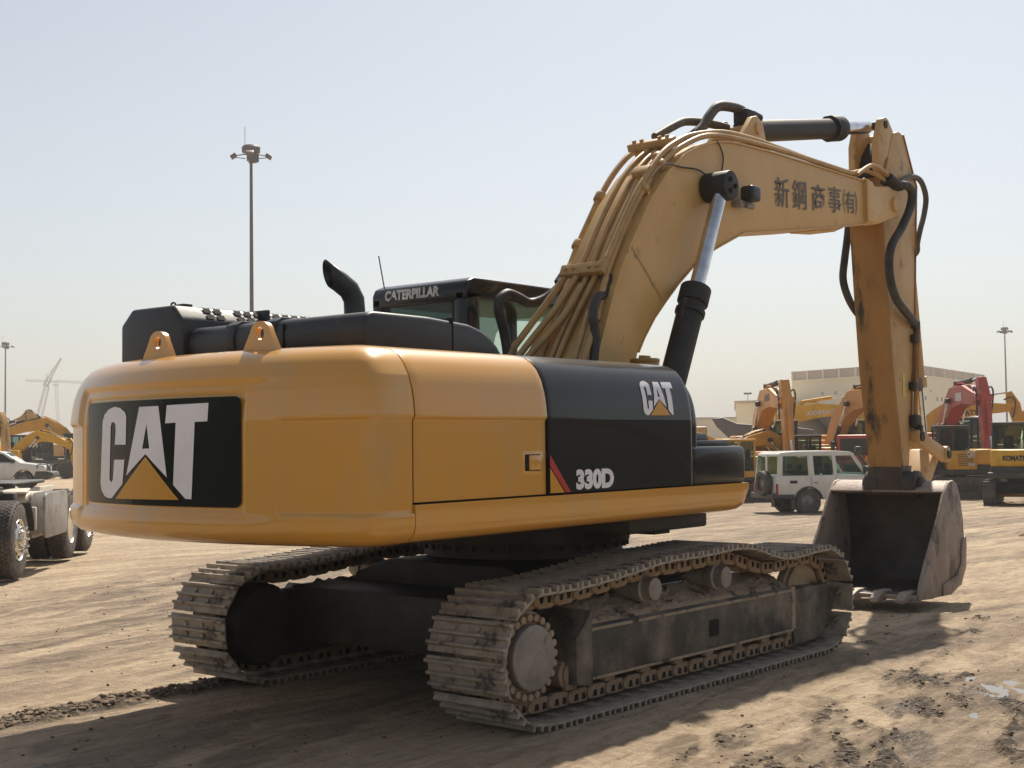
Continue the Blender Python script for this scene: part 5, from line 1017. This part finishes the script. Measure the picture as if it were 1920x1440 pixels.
# red truck cab behind the station wagon
t = thing('truck', 'red and black truck front partly hidden behind the foreground stick', 'truck', at(1618, 54), hR - math.pi / 2 - 0.25)
cb_ = MB().box(-0.9, 0.9, -1.15, 1.15, 0.9, 1.55, 0.06).box(-0.9, 0.7, -1.1, 1.1, 1.5, 2.55, 0.10, 3).build('cab', PR, t)
MB().box(0.69, 0.705, -0.95, 0.95, 1.72, 2.4, 0.02).build('windscreen', m_bgdark, cb_)
MB().box(-0.6, 0.4, -1.11, -1.10, 1.7, 2.35).build('side_window', m_bgdark, cb_)
MB().box(0.9, 0.93, -0.8, 0.8, 1.0, 1.4, 0.01).build('grille', m_bgdark, cb_)
MB().box(-4.5, 0.6, -0.45, 0.45, 0.6, 0.9, 0.02).build('chassis', m_bgdark, t)
for s in (-1, 1):
    MB().box(0.55, 0.75, s * 1.15, s * 1.32, 1.6, 2.3, 0.03).build('mirror', m_bgdark, t)
    for x in (0.1, -3.2):
        wl = MB().lathe([(0.3, -0.15), (0.5, -0.14), (0.52, 0), (0.5, 0.14), (0.3, 0.15)], (x, s * 1.0, 0.52), (0, s, 0), 24).build('wheel', m_rub, t)
        MB().lathe([(0.3, 0.02), (0.25, 0.12), (0.08, 0.16)], (x, s * 1.0, 0.52), (0, s, 0), 16).build('rim', m_hub, wl)

# ================================================================== white station wagon, pickup and truck chassis
m_carw = mat('white_car_paint', (0.66, 0.65, 0.61), (0.58, 0.56, 0.51), 1.2, 0.28, coat=0.4, c3=(0.50, 0.45, 0.37), c3scale=1.6, c3lo=0.56, c3hi=0.8)
m_tyre = mat('dusty_tyre_rubber', (0.055, 0.050, 0.045), (0.12, 0.10, 0.085), 6, 0.8, bump=0.2)
m_rim = mat('grey_steel_rim', (0.22, 0.21, 0.20), (0.15, 0.14, 0.13), 5, 0.45, metal=0.5)
m_carglass = glass('car_glass', (0.78, 0.90, 0.86), 0.86)
m_plast = mat('dark_bumper', (0.035, 0.036, 0.038), (0.07, 0.065, 0.06), 4, 0.5)
m_tail = mat('red_lamp_lens', (0.30, 0.012, 0.012), rough=0.15)
m_lens = mat('clear_lamp_lens', (0.55, 0.55, 0.55), rough=0.1)
def wheel(parent, x, y, z, r, wdt, out, name='wheel', rim=m_rim, parts=True):
    wl = MB().lathe([(r * 0.62, -wdt / 2), (r * 0.93, -wdt / 2), (r, -wdt * 0.38), (r, wdt * 0.38), (r * 0.93, wdt / 2), (r * 0.66, wdt / 2), (r * 0.62, wdt * 0.44), (r * 0.62, -wdt * 0.3)], (x, y, z), (0, out, 0), 40).build(name, m_tyre, parent, 30)
    mb = MB().lathe([(r * 0.63, -wdt * 0.3), (r * 0.63, wdt * 0.40), (r * 0.58, wdt * 0.42), (r * 0.54, wdt * 0.2), (r * 0.40, wdt * 0.30), (r * 0.25, wdt * 0.36), (r * 0.18, wdt * 0.40), (r * 0.15, wdt * 0.52)], (x, y, z), (0, out, 0), 36)
    for k in range(6):
        a = k * math.pi / 3; c = (x + r * 0.29 * math.cos(a), y + out * wdt * 0.33, z + r * 0.29 * math.sin(a)); mb.cyl(c, (c[0], c[1] + out * 0.03, c[2]), r * 0.04, 6)
    mb.build('rim', rim, wl, 30); return wl
def station_wagon():
    base = at(1489, 41.0) + Vector((0, 0, -0.06)); hd = R2 * 0.97 + F2 * 0.235
    t = thing('station_wagon', 'dusty white boxy station wagon with rear spare wheel parked beyond the tracks', 'car', base, math.atan2(hd.y, hd.x))
    # origin under the rear axle; right side is -y
    def arch(xc, r, z0=0.52): return [(xc + r * math.cos(R(a)), 0.40 + r * math.sin(R(a))) for a in range(165, 14, -15)]
    low = [(-1.00, 0.62)] + [(-0.50, 0.56)] + arch(0.0, 0.46) + [(0.5, 0.48), (2.25, 0.48)] + arch(2.73, 0.46) + [(3.22, 0.55), (3.55, 0.6), (3.56, 1.02), (3.45, 1.14), (2.2, 1.20), (1.95, 1.22), (-0.98, 1.22), (-1.02, 0.95)]
    body = MB().prism(low, 'y', -0.84, 0.84, 0.035, 3, None, 25).build('body', m_carw, t, 40)
    mb = MB(); ro = [(-0.94, 1.80), (-0.93, 1.87), (-0.80, 1.93), (-0.3, 1.955), (1.0, 1.955), (1.45, 1.92), (1.62, 1.85), (1.58, 1.80)]
    mb.prism(ro, 'y', -0.76, 0.76, 0.04, 3, None, 20)
    mb.build('roof', m_carw, t, 40)
    for s in (-1, 1):
        y0, y1 = (s * 0.80, s * 0.745)
        def pil(xb0, xb1, xt0, xt1):
            ya, yb2 = s * 0.825, s * 0.765; ia, ib = s * 0.775, s * 0.715
            MB().raw([(xb0, ya, 1.20), (xb1, ya, 1.20), (xb1, ia, 1.20), (xb0, ia, 1.20), (xt0, yb2, 1.83), (xt1, yb2, 1.83), (xt1, ib, 1.83), (xt0, ib, 1.83)], [(0, 1, 2, 3), (4, 5, 6, 7), (0, 1, 5, 4), (1, 2, 6, 5), (2, 3, 7, 6), (3, 0, 4, 7)], 0.008).build('pillar', m_carw, t)
        pil(-1.0, -0.84, -0.93, -0.78); pil(0.02, 0.22, 0.02, 0.20); pil(0.86, 0.98, 0.84, 0.95); pil(1.90, 2.04, 1.46, 1.60)
    MB().box(-0.985, -0.93, -0.06, 0.06, 1.2, 1.85).build('pillar', m_carw, t)
    for s in (-1, 1):
        def win(nm, x0, x1, xt0, xt1, m=m_carglass):
            ya, yb2 = s * 0.806, s * 0.748; MB().raw([(x0, ya, 1.22), (x1, ya, 1.22), (xt1, yb2, 1.80), (xt0, yb2, 1.80), (x0, ya - s * .006, 1.22), (x1, ya - s * .006, 1.22), (xt1, yb2 - s * .006, 1.80), (xt0, yb2 - s * .006, 1.80)], [(0, 1, 2, 3), (4, 5, 6, 7), (0, 1, 5, 4), (1, 2, 6, 5), (2, 3, 7, 6), (3, 0, 4, 7)]).build(nm, m, t)
        win('rear_quarter_window', -0.84, 0.02, -0.78, 0.02, glass('dark_car_glass', (0.60, 0.68, 0.66), 0.78) if s < 0 else m_carglass); win('door_window', 0.22, 0.86, 0.20, 0.84); win('door_window', 0.98, 1.90, 0.95, 1.46)
        MB().box(-0.86, 0.06, s * 0.812 - 0.01, s * 0.812 + 0.002, 1.205, 1.225).build('window_seal', m_plast, t)
        MB().box(0.36, 0.385, s * 0.80 - 0.015, s * 0.80 + 0.012, 1.22, 1.5).build('window_divider', m_plast, t)
        for x in (0.10, 0.92, 1.92): MB().box(x, x + 0.008, s * 0.842 - 0.003, s * 0.842 + 0.003, 0.62 if x > 0.2 else 0.9, 1.2).build('door_gap', m_seat, body)
        for x in (0.18, 1.02): MB().box(x, x + 0.14, s * 0.84 - 0.02, s * 0.84 + 0.02, 0.98, 1.01, 0.008).build('door_handle', m_rim, body)
        MB().prism([(x, z) for x, z in [(-0.50, 0.52)] + [(0.49 * math.cos(R(a)), 0.40 + 0.49 * math.sin(R(a))) for a in range(165, 14, -15)] + [(0.50, 0.50)] + [(0.445 * math.cos(R(a)), 0.40 + 0.445 * math.sin(R(a))) for a in range(15, 166, 15)]], 'y', s * 0.84 - 0.03, s * 0.84 + 0.045, 0.006).build('wheel_flare', m_plast, body)
        MB().box(1.82, 1.98, s * 0.84, s * 1.04, 1.22, 1.48, 0.03).build('mirror', m_plast, t)
        MB().box(-1.035, -0.99, s * 0.80 - 0.05, s * 0.80 + 0.04, 0.62, 0.98, 0.01).build('tail_lamp', m_tail, t)
        MB().box(-0.46, -0.43, s * 0.72 - 0.12, s * 0.72 + 0.12, 0.2, 0.5).build('mud_flap', m_rub, t)
        for x in (0.0, 2.73): wheel(t, x, s * 0.74, 0.41, 0.41, 0.25, s)
    MB().box(-0.60, -0.36, -0.846, -0.838, 0.98, 1.07, 0.005).build('fuel_flap', m_seat, body)
    MB().box(-1.16, -0.92, -0.84, 0.84, 0.52, 0.68, 0.03).box(-1.0, -0.46, -0.85, -0.78, 0.52, 0.66, 0.02).box(-1.0, -0.46, 0.78, 0.85, 0.52, 0.66, 0.02).build('rear_bumper', m_plast, t)
    MB().box(3.55, 3.75, -0.84, 0.84, 0.5, 0.72, 0.04).build('front_bumper', m_plast, t)
    MB().box(-0.965, -0.955, -0.68, -0.08, 1.26, 1.80).box(-0.965, -0.955, 0.08, 0.68, 1.26, 1.80).build('rear_window', m_carglass, t)
    MB().raw([(2.0, -0.72, 1.22), (2.0, 0.72, 1.22), (1.56, 0.68, 1.81), (1.56, -0.68, 1.81)], [(0, 1, 2, 3)]).build('windscreen', m_carglass, t)
    q = MB().lathe([(0.22, -0.12), (0.36, -0.12), (0.385, -0.08), (0.385, 0.08), (0.36, 0.12), (0.24, 0.12), (0.22, 0.05)], (-1.16, -0.18, 0.98), (-1, 0, 0), 36).build('spare_wheel', m_tyre, t)
    MB().lathe([(0.24, -0.06), (0.24, 0.07), (0.20, 0.02), (0.08, 0.06)], (-1.16, -0.18, 0.98), (-1, 0, 0), 30).build('rim', m_rim, q)
    MB().box(-1.08, -1.0, -0.3, -0.06, 0.85, 1.1).build('spare_bracket', m_plast, t)
    for y in (-0.4, 0.4): MB().box(0.85, 1.25, y - 0.24, y + 0.24, 0.7, 1.0, 0.05).box(0.78, 0.92, y - 0.24, y + 0.24, 0.9, 1.38, 0.05).box(0.80, 0.9, y - 0.12, y + 0.12, 1.40, 1.58, 0.04).build('seat', m_seat, t)
    MB().box(-0.1, 0.12, -0.6, 0.6, 0.7, 1.36, 0.05).box(-0.08, 0.0, -0.5, -0.24, 1.38, 1.55, 0.03).box(-0.08, 0.0, 0.24, 0.5, 1.38, 1.55, 0.03).build('rear_seat', m_seat, t)
    MB().box(1.75, 2.0, -0.72, 0.72, 1.0, 1.26, 0.04).build('dashboard', m_seat, t)
    MB().tube([(2.35, -0.86, 1.15), (2.12, -0.86, 1.28), (1.72, -0.83, 1.82), (1.66, -0.83, 1.93)], 0.045, 10).box(1.58, 1.78, -0.92, -0.76, 1.90, 2.08, 0.05, 3).build('snorkel', m_plast, t)
station_wagon()
def pickup():
    base = at(50, 63); hd = R2 * 0.985 + F2 * 0.17
    t = thing('pickup_truck', 'white pickup truck with black front bumper at the left edge', 'pickup', base, math.atan2(hd.y, hd.x))
    def arch(xc, r): return [(xc + r * math.cos(R(a)), 0.42 + r * math.sin(R(a))) for a in range(165, 14, -15)]
    low = [(-4.4, 0.62)] + [(-3.65, 0.55)] + arch(-3.1, 0.47) + [(-2.5, 0.45), (-0.6, 0.45)] + arch(0, 0.47) + [(0.55, 0.55), (0.95, 0.60), (1.0, 0.98), (0.85, 1.10), (0.3, 1.17), (-0.2, 1.23), (-2.6, 1.26), (-4.4, 1.22)]
    body = MB().prism(low, 'y', -0.9, 0.9, 0.05, 3, None, 25).build('body', m_carw, t, 40)
    MB().prism([(-0.15, 1.22), (-0.85, 1.70), (-1.15, 1.78), (-2.2, 1.80), (-2.6, 1.72), (-2.7, 1.26)], 'y', -0.76, 0.76, 0.06, 3, None, 25).build('cab', m_carw, t, 40)
    for s in (-1, 1):
        MB().prism([(-0.42, 1.26), (-0.92, 1.62), (-1.15, 1.69), (-1.35, 1.70), (-1.35, 1.28)], 'y', s * 0.765 - 0.004, s * 0.765 + 0.004).build('door_window', m_tint, t)
        MB().prism([(-1.43, 1.28), (-1.43, 1.70), (-2.3, 1.70), (-2.5, 1.28)], 'y', s * 0.765 - 0.004, s * 0.765 + 0.004).build('door_window', m_tint, t)
        MB().box(-0.55, -0.36, s * 0.84, s * 1.08, 1.22, 1.40, 0.04).build('mirror', m_plast, t)
        for x in (0, -3.1): wheel(t, x, s * 0.78, 0.40, 0.40, 0.26, s)
        MB().box(0.62, 0.94, s * 0.83 - 0.08, s * 0.83 + 0.075, 0.94, 1.10, 0.04).build('headlamp', m_lens, t)
        MB().tube([(0.70, s * 0.78, 0.72), (0.62, s * 0.88, 0.95), (0.66, s * 0.86, 1.12), (0.98, s * 0.6, 1.12), (1.12, s * 0.45, 0.9), (1.12, s * 0.45, 0.7)], 0.03, 8).build('bull_bar', m_plast, t)
    MB().raw([(-0.19, -0.70, 1.235), (-0.19, 0.70, 1.235), (-0.84, 0.66, 1.70), (-0.84, -0.66, 1.70)], [(0, 1, 2, 3)]).build('windscreen', m_tint, t)
    MB().prism([(0.42, 0.42), (0.56, 0.82), (1.0, 0.82), (1.32, 0.76), (1.36, 0.6), (1.1, 0.42)], 'y', -0.92, 0.92, 0.04, 3).build('front_bumper', m_plast, t)
    MB().box(0.98, 1.005, -0.5, 0.5, 0.84, 1.06, 0.01).build('grille', m_plast, t)
pickup()
m_alu = mat('polished_aluminium', (0.75, 0.73, 0.68), (0.55, 0.52, 0.46), 5, 0.22, metal=1.0)
m_beige = mat('beige_tank_paint', (0.55, 0.49, 0.39), (0.47, 0.41, 0.32), 3, 0.5, bump=0.05)
def truck_chassis():
    a = Vector((1.50, 10.25, 0)); d = Vector((0.70, 0.714, 0)).normalized()
    t = thing('truck_chassis', 'bare truck chassis with polished wheels and beige side tank at the left edge', 'truck', (a.x, a.y, -0.03), math.atan2(d.y, d.x))
    R_ = 0.53
    def big_tyre(x, y, out, front, name='wheel'):
        prof = [(0.30, -0.15), (0.44, -0.155), (0.50, -0.14), (R_, -0.115), (R_, 0.115), (0.50, 0.14), (0.44, 0.155), (0.30, 0.15), (0.29, 0.10), (0.29, -0.1)]
        mb = MB().lathe(prof, (x, y, R_), (0, out, 0), 64)
        for k in range(52):                                      # tread blocks
            for j, yy in enumerate((-0.095, -0.05, 0.0, 0.05, 0.095)):
                an = 2 * math.pi * (k + (0.5 if j % 2 else 0)) / 52
                M = Matrix.Translation((x, y + out * yy, R_)) @ Matrix.Rotation(-an, 4, 'Y'); mb.box(-0.022, 0.022, -0.019, 0.019, R_ - 0.004, R_ + 0.013, 0, 1, M)
        for k in range(40):
            an = 2 * math.pi * k / 40; M = Matrix.Translation((x, y + out * 0.135, R_)) @ Matrix.Rotation(-an, 4, 'Y'); mb.box(-0.012, 0.012, -0.012, 0.012, 0.49, 0.51, 0, 1, M)
        wl = mb.build(name, m_tyre, t, 30)
        if front: pr = [(0.30, 0.13), (0.29, 0.15), (0.27, 0.12), (0.25, 0.10), (0.20, 0.16), (0.17, 0.17), (0.14, 0.17), (0.13, 0.20), (0.10, 0.21)]
        else: pr = [(0.30, 0.13), (0.29, 0.15), (0.27, 0.10), (0.26, -0.06), (0.22, -0.09), (0.15, -0.09), (0.14, 0.08), (0.11, 0.10)]
        MB().lathe(pr, (x, y, R_), (0, out, 0), 40).build('rim', m_alu, wl, 40)
        hb = MB().lathe([(0.19, 0.0), (0.19, 0.012)], (x, y + out * (0.16 if front else -0.095), R_), (0, out, 0), 30)
        for k in range(10):
            an = k * math.pi / 5; r0 = 0.165; hb.cyl((x + r0 * math.cos(an), y + out * (0.15 if front else -0.1), R_ + r0 * math.sin(an)), (x + r0 * math.cos(an), y + out * (0.24 if front else -0.02), R_ + r0 * math.sin(an)), 0.02, 6, bev=0.004)
        hb.build('wheel_nut', m_alu if front else m_hub, wl)
        if front:
            hl = MB()
            for k in range(10):
                an = (k + 0.5) * math.pi / 5; hl.cyl((x + 0.225 * math.cos(an), y + out * 0.126, R_ + 0.225 * math.sin(an)), (x + 0.225 * math.cos(an), y + out * 0.139, R_ + 0.225 * math.sin(an)), 0.028, 12)
            hl.build('hand_hole', m_gap, wl)
    for s in (-1, 1):
        yo = 0.0 if s < 0 else 2.1
        big_tyre(0.0, yo, s, True)
        for x in (3.35, 4.75):
            big_tyre(x, yo, s, False); big_tyre(x, yo - s * 0.33, s, False, 'inner_wheel')
        tk = MB().prism(rounded(1.05, 2.55, 0.48, 1.12, 0.16, 6), 'y', yo - s * 0.62 if s < 0 else yo - 0.62, yo + 0.02 if s < 0 else yo + 0.0, 0.03, 3).build('side_tank', m_beige, t, 40)
        for x in (1.45, 2.15): MB().prism(rounded(1.05 - 0.012, 2.55 + 0.012, 0.48 - 0.012, 1.12 + 0.012, 0.16, 6), 'y', yo - 0.05 - (0.2 if x > 2 else 0.0), yo - 0.01 - (0.2 if x > 2 else 0.0), 0.006).build('tank_strap', m_hub, tk)
        MB().box(-2.2, 5.6, 0.62 if s < 0 else 1.40, 0.70 if s < 0 else 1.48, 0.86, 1.12, 0.01).build('frame_rail', m_beige, t)
        mg = [(0.62 * math.cos(R(a)), R_ + 0.62 * math.sin(R(a))) for a in range(8, 62, 9)]
        MB().ribbon(mg, yo - 0.2, yo + 0.2, 0.012).build('mudguard', m_plast, t)
        MB().box(0.60, 0.68, yo - 0.22, yo + 0.2, 0.62, 0.95, 0.02).build('mudguard_stay', m_beige, t)
    for x in (0.0, 3.35, 4.75): MB().cyl((x, 0.1, R_), (x, 2.0, R_), 0.09, 14).box(x - 0.18, x + 0.18, 0.85, 1.25, R_ - 0.2, R_ + 0.2, 0.08).build('axle', m_bgdark, t)
    MB().box(0.8, 3.2, 0.70, 1.40, 1.12, 1.19, 0.02).box(2.5, 4.6, 0.55, 1.55, 1.19, 1.25, 0.03).build('coupling_plate', m_bgdark, t)
    MB().prism([(0.9, -0.02 + 0.0), (1.0, 0.5), (2.6, 0.6), (2.7, 0.35)], 'z', 1.125, 1.16, 0.01).build('deck_plate', m_beige, t)
    MB().box(0.5, 0.72, 0.06, 0.32, 1.0, 1.16, 0.02).box(0.2, 0.5, 0.2, 0.6, 1.12, 1.2, 0.02).build('air_valve', m_bgdark, t)
    MB().tube([(-0.6, 0.3, 1.18), (0.2, 0.25, 1.22), (0.9, 0.45, 1.2), (1.6, 0.7, 1.2)], 0.02, 6).tube([(0.3, 0.15, 1.15), (0.8, 0.4, 1.25), (1.4, 0.55, 1.2)], 0.018, 6).build('air_hose', m_rub, t)
truck_chassis()

# ================================================================== masts, buildings and cranes
m_mast = mat('galvanised_mast', (0.12, 0.10, 0.105), (0.09, 0.075, 0.08), 0.5, 0.55, metal=0.2)
def mast(label, px, depth, ytop, ybase=None):
    b = at(px, depth); hz = 824 - 0.0122 * (px - 960); top = 1.8 + (hz - ytop) / FOC * depth
    t = thing('lighting_mast', label, 'mast', b, 0, 'lighting masts around the yard'); h = top - b.z
    MB().cyl((0, 0, 0), (0, 0, h - 0.9), 0.24, 14, 0.13).build('pole', m_mast, t)
    MB().lathe([(0.3, 0), (0.80, 0.05), (0.84, 0.5), (0.7, 0.66), (0.2, 0.75)], (0, 0, h - 0.8), (0, 0, 1), 16).build('head_cover', m_mast, t)
    MB().cyl((0, 0, h - 1.5), (0, 0, h - 0.75), 0.4, 12).box(0.1, 0.6, -0.4, 0.4, h - 1.6, h - 0.9, 0.05).build('head_frame', m_mast, t)
    n = 4
    for k in range(n):
        a = k * 2 * math.pi / n + math.atan2(R2.y, R2.x) + 0.12; c, s = math.cos(a), math.sin(a)
        fl = MB().tube([(0.5 * c, 0.5 * s, h - 0.9), (1.45 * c, 1.45 * s, h - 1.05)], 0.05, 6, 0).tube([(0.5 * c, 0.5 * s, h - 1.3), (1.45 * c, 1.45 * s, h - 1.2)], 0.04, 6, 0).build('arm', m_mast, t)
        M = Matrix.Translation((1.55 * c, 1.55 * s, h - 1.10)) @ Matrix.Rotation(a, 4, 'Z') @ Matrix.Rotation(R(35), 4, 'Y')
        MB().box(-0.28, 0.28, -0.36, 0.36, -0.16, 0.16, 0.06, 2, M).build('floodlight', m_mast, t)
    MB().cyl((-0.7, 0, h - 0.4), (-0.7, 0, h + 1.5), 0.025, 6).build('lightning_rod', m_mast, t)
mast('tall grey lighting mast rising behind the engine cover of the foreground machine', 472, 118, 266)
mast('lighting mast standing by the tan machine at the left edge', 9, 290, 640)
mast('lighting mast standing beyond the parked machines at the right edge', 1887, 300, 612)

m_wall = mat('beige_building_wall', (0.80, 0.71, 0.50), (0.75, 0.66, 0.46), 0.15, 0.85)
m_wall2 = mat('brown_parapet_screen', (0.50, 0.40, 0.31), (0.44, 0.35, 0.27), 0.2, 0.85)
m_wwin = mat('dark_window', (0.03, 0.032, 0.035), rough=0.2)
def WP(px, depth): p = at(px, depth); return Vector((p.x, p.y))
def ztop(px, y, depth): return 1.8 + ((824 - 0.0122 * (px - 960)) - y) / FOC * depth
def block(parent, name, pts, z0, z1, m):
    n = len(pts); v = [(p.x, p.y, z0) for p in pts] + [(p.x, p.y, z1) for p in pts]
    f = [tuple(range(n)), tuple(range(n, 2 * n))] + [(i, (i + 1) % n, (i + 1) % n + n, i + n) for i in range(n)]
    return MB().raw(v, f).build(name, m, parent)
bld = thing('industrial_building', 'large beige flat roofed building with small paired windows behind the diggers', 'building')
A_, B_, C_ = WP(1486, 262), WP(1704, 236), WP(1846, 286); D_ = WP(1846, 330); E_ = WP(1486, 330)
zr = 14.6
wl = block(bld, 'wall', [A_, B_, C_, D_, E_], -1, zr - 1.9, m_wall)
def shrink(pts, k):
    c = sum(pts, Vector((0, 0))) / len(pts); return [c + (p - c) * k for p in pts]
block(bld, 'parapet', shrink([A_, B_, C_, D_, E_], 0.992), zr - 1.9, zr, m_wall2)
block(bld, 'cornice', shrink([A_, B_, C_, D_, E_], 1.006), zr - 2.15, zr - 1.75, m_wall)
for (P0, P1, n) in ((A_, B_, 7), (B_, C_, 7)):
    d = (P1 - P0); L = d.length; d.normalize(); nn_ = Vector((d.y, -d.x)); rz_ = math.atan2(d.y, d.x)
    for k in range(n + 1):
        q = P0 + d * (L * k / n); M = Matrix.Translation((q.x, q.y, 0)) @ Matrix.Rotation(rz_, 4, 'Z')
        MB(M).box(-0.18, 0.18, -0.06, 0.45, zr - 1.8, zr + 0.03).build('parapet_post', m_wall, wl)
    ff = (0.155, 0.205, 0.465, 0.51, 0.74, 0.79) if P0 is A_ else (0.13, 0.185, 0.33, 0.385, 0.50, 0.555, 0.66, 0.715)
    for fr in ff:
        q = P0 + d * (L * fr); M = Matrix.Translation((q.x, q.y, 0)) @ Matrix.Rotation(rz_, 4, 'Z')
        MB(M).box(-0.32, 0.32, -0.12, 0.2, 8.2, 8.95).build('window', m_wwin, wl)
    for fr in ((0.28, 0.395, 0.62) if P0 is A_ else (0.25, 0.6)):
        q = P0 + d * (L * fr); M = Matrix.Translation((q.x, q.y, 0)) @ Matrix.Rotation(rz_, 4, 'Z')
        MB(M).box(-0.35, 0.35, -0.10, 0.2, 9.7, 10.3).build('vent', m_wall2, wl)
bl2 = thing('warehouse', 'lower beige warehouse joined to the left end of the large building', 'building')
w2 = block(bl2, 'wall', [WP(1379, 258), WP(1487, 250), WP(1487, 325), WP(1379, 325)], -1, ztop(1430, 752, 254), m_wall)
block(bl2, 'cornice', [WP(1376.5, 257), WP(1487, 249.6), WP(1487, 326), WP(1376.5, 326)], ztop(1430, 754.5, 254), ztop(1430, 750, 254) , m_wall2)
MB().cyl((*WP(1402, 270), 8), (*WP(1402, 270), ztop(1402, 737, 270)), 0.06, 8).build('lamp_post', m_mast, bl2)
for dx in (-0.45, 0.45):
    q = WP(1402, 270) + R2 * dx; MB().box(q.x - 0.3, q.x + 0.3, q.y - 0.3, q.y + 0.3, ztop(1402, 737, 270) - 0.25, ztop(1402, 737, 270) + 0.15, 0.05).build('roof_lamp', m_mast, bl2)
bl3 = thing('boundary_wall', 'low beige boundary wall left of the warehouse', 'wall')
block(bl3, 'wall', [WP(1120, 250), WP(1380, 246), WP(1380, 250), WP(1120, 254)], -1, ztop(1345, 784, 246), m_wall)
block(bl3, 'coping', [WP(1120, 249.6), WP(1380, 245.6), WP(1380, 250.4), WP(1120, 254.4)], ztop(1345, 784, 246), ztop(1345, 782, 246), m_wall2)

m_cr = mat('crane_red_white', (0.22, 0.09, 0.09), (0.30, 0.18, 0.17), 0.1, 0.6)
m_cw = mat('crane_white', (0.45, 0.42, 0.40), (0.38, 0.34, 0.32), 0.1, 0.6)
def lattice(mb, p0, p1, w0, w1, n, r):
    p0, p1 = Vector(p0), Vector(p1); d = (p1 - p0).normalized(); u = d.orthogonal().normalized(); v = d.cross(u); prev = None
    for i in range(n + 1):
        t = i / n; c = p0.lerp(p1, t); w_ = w0 + (w1 - w0) * t; cs = [c + (u * a + v * b) * w_ / 2 for a, b in ((1, 1), (-1, 1), (-1, -1), (1, -1))]
        if prev:
            for k in range(4):
                mb.cyl(prev[k], cs[k], r, 4); mb.cyl(prev[k], cs[(k + 1) % 4], r * 0.6, 4)
        prev = cs
def W3(px, y, depth): q = WP(px, depth); return Vector((q.x, q.y, ztop(px, y, depth)))
cr = thing('luffing_crane', 'hazy lattice crane with raised jib on the left horizon', 'crane')
dC = 900.0
mb = MB(); lattice(mb, W3(69, 800, dC), W3(88, 722, dC), 3.4, 2.6, 12, 0.24); mb.build('lattice_mast', m_cw, cr)
mb = MB(); lattice(mb, W3(84, 724, dC), W3(93, 706, dC), 2.4, 2.4, 3, 0.3); mb.build('slewing_head', m_cr, cr)
mb = MB(); lattice(mb, W3(93, 706, dC), W3(114, 671, dC), 1.7, 0.8, 8, 0.2); mb.build('jib', m_cr, cr)
MB().cyl(W3(86, 702, dC), W3(92, 707, dC), 0.3, 5).cyl(W3(86, 702, dC), W3(104, 686, dC), 0.12, 4).cyl(W3(86, 702, dC), W3(64, 792, dC), 0.10, 4).build('pendant', m_cr, cr)
tc_ = thing('tower_crane', 'faint tower crane with long level jib on the left horizon', 'crane')
dT = 1250.0
mb = MB(); lattice(mb, W3(110, 832, dT), W3(104, 712, dT), 2.2, 2.2, 20, 0.16); mb.build('lattice_mast', m_cw, tc_)
mb = MB(); lattice(mb, W3(47, 713, dT), W3(178, 717.5, dT), 1.6, 1.6, 34, 0.2); mb.build('jib', m_cw, tc_)
MB().box(-3, 3, -0.6, 0.6, -1.5, 0, 0, 1, Matrix.Translation(W3(104, 720, dT)) @ Matrix.Rotation(hR, 4, 'Z')).build('trolley', m_cw, tc_)

# unseen bank added around the camera to darken reflections in the glossy paint
v = []; f = []; bN = 90
for i in range(bN + 1):
    th = -125 + 272 * i / bN                                     # round the back, from one side of the yard to the other
    ang = math.atan2(-F2.y, -F2.x) + R(th); c, s_ = math.cos(ang), math.sin(ang); r0 = 13.0 + 11.0 * (abs(th) / 145) ** 2
    hh = 2.6 + 1.6 * (float(fbm(np.array([i * 0.42]), np.array([3.3]), 12, 3)[0]) - 0.4) * 2 + rnd.uniform(0, 0.25)
    hh *= min(1.0, (th + 125) / 8.0 + 0.05, (147 - th) / 8.0 + 0.05)
    for dr, z in ((0.0, -0.1), (1.2, hh * 0.7), (2.0, hh), (3.5, hh * 0.9), (6.0, -0.3)): v.append((CAM.x + c * (r0 + dr), CAM.y + s_ * (r0 + dr), z))
for i in range(bN): f += [(i * 5 + k, (i + 1) * 5 + k, (i + 1) * 5 + k + 1, i * 5 + k + 1) for k in range(4)]
bk = MB().raw(v, f).build('added_reflection_bank', mat('added_bank_dark', (0.085, 0.066, 0.048), (0.05, 0.041, 0.032), 0.8, 0.95, bump=0.5, bscale=4), None, 60); bk['kind'] = 'structure'

# ================================================================== hazy air
hz_ = MB().box(-1000, 2750, -1000, 2750, -6, 62).build('haze', None); hz_['kind'] = 'stuff'; hz_.data.materials.clear()
mh = bpy.data.materials.new('haze_air'); mh.use_nodes = True; n = mh.node_tree.nodes; n.remove(n['Principled BSDF'])
pv = n.new('ShaderNodeVolumePrincipled'); pv.inputs['Color'].default_value = (0.60, 0.63, 0.65, 1); pv.inputs['Density'].default_value = 0.0008; pv.inputs['Anisotropy'].default_value = 0.1
mh.node_tree.links.new(pv.outputs[0], n['Material Output'].inputs['Volume']); hz_.data.materials.append(mh)
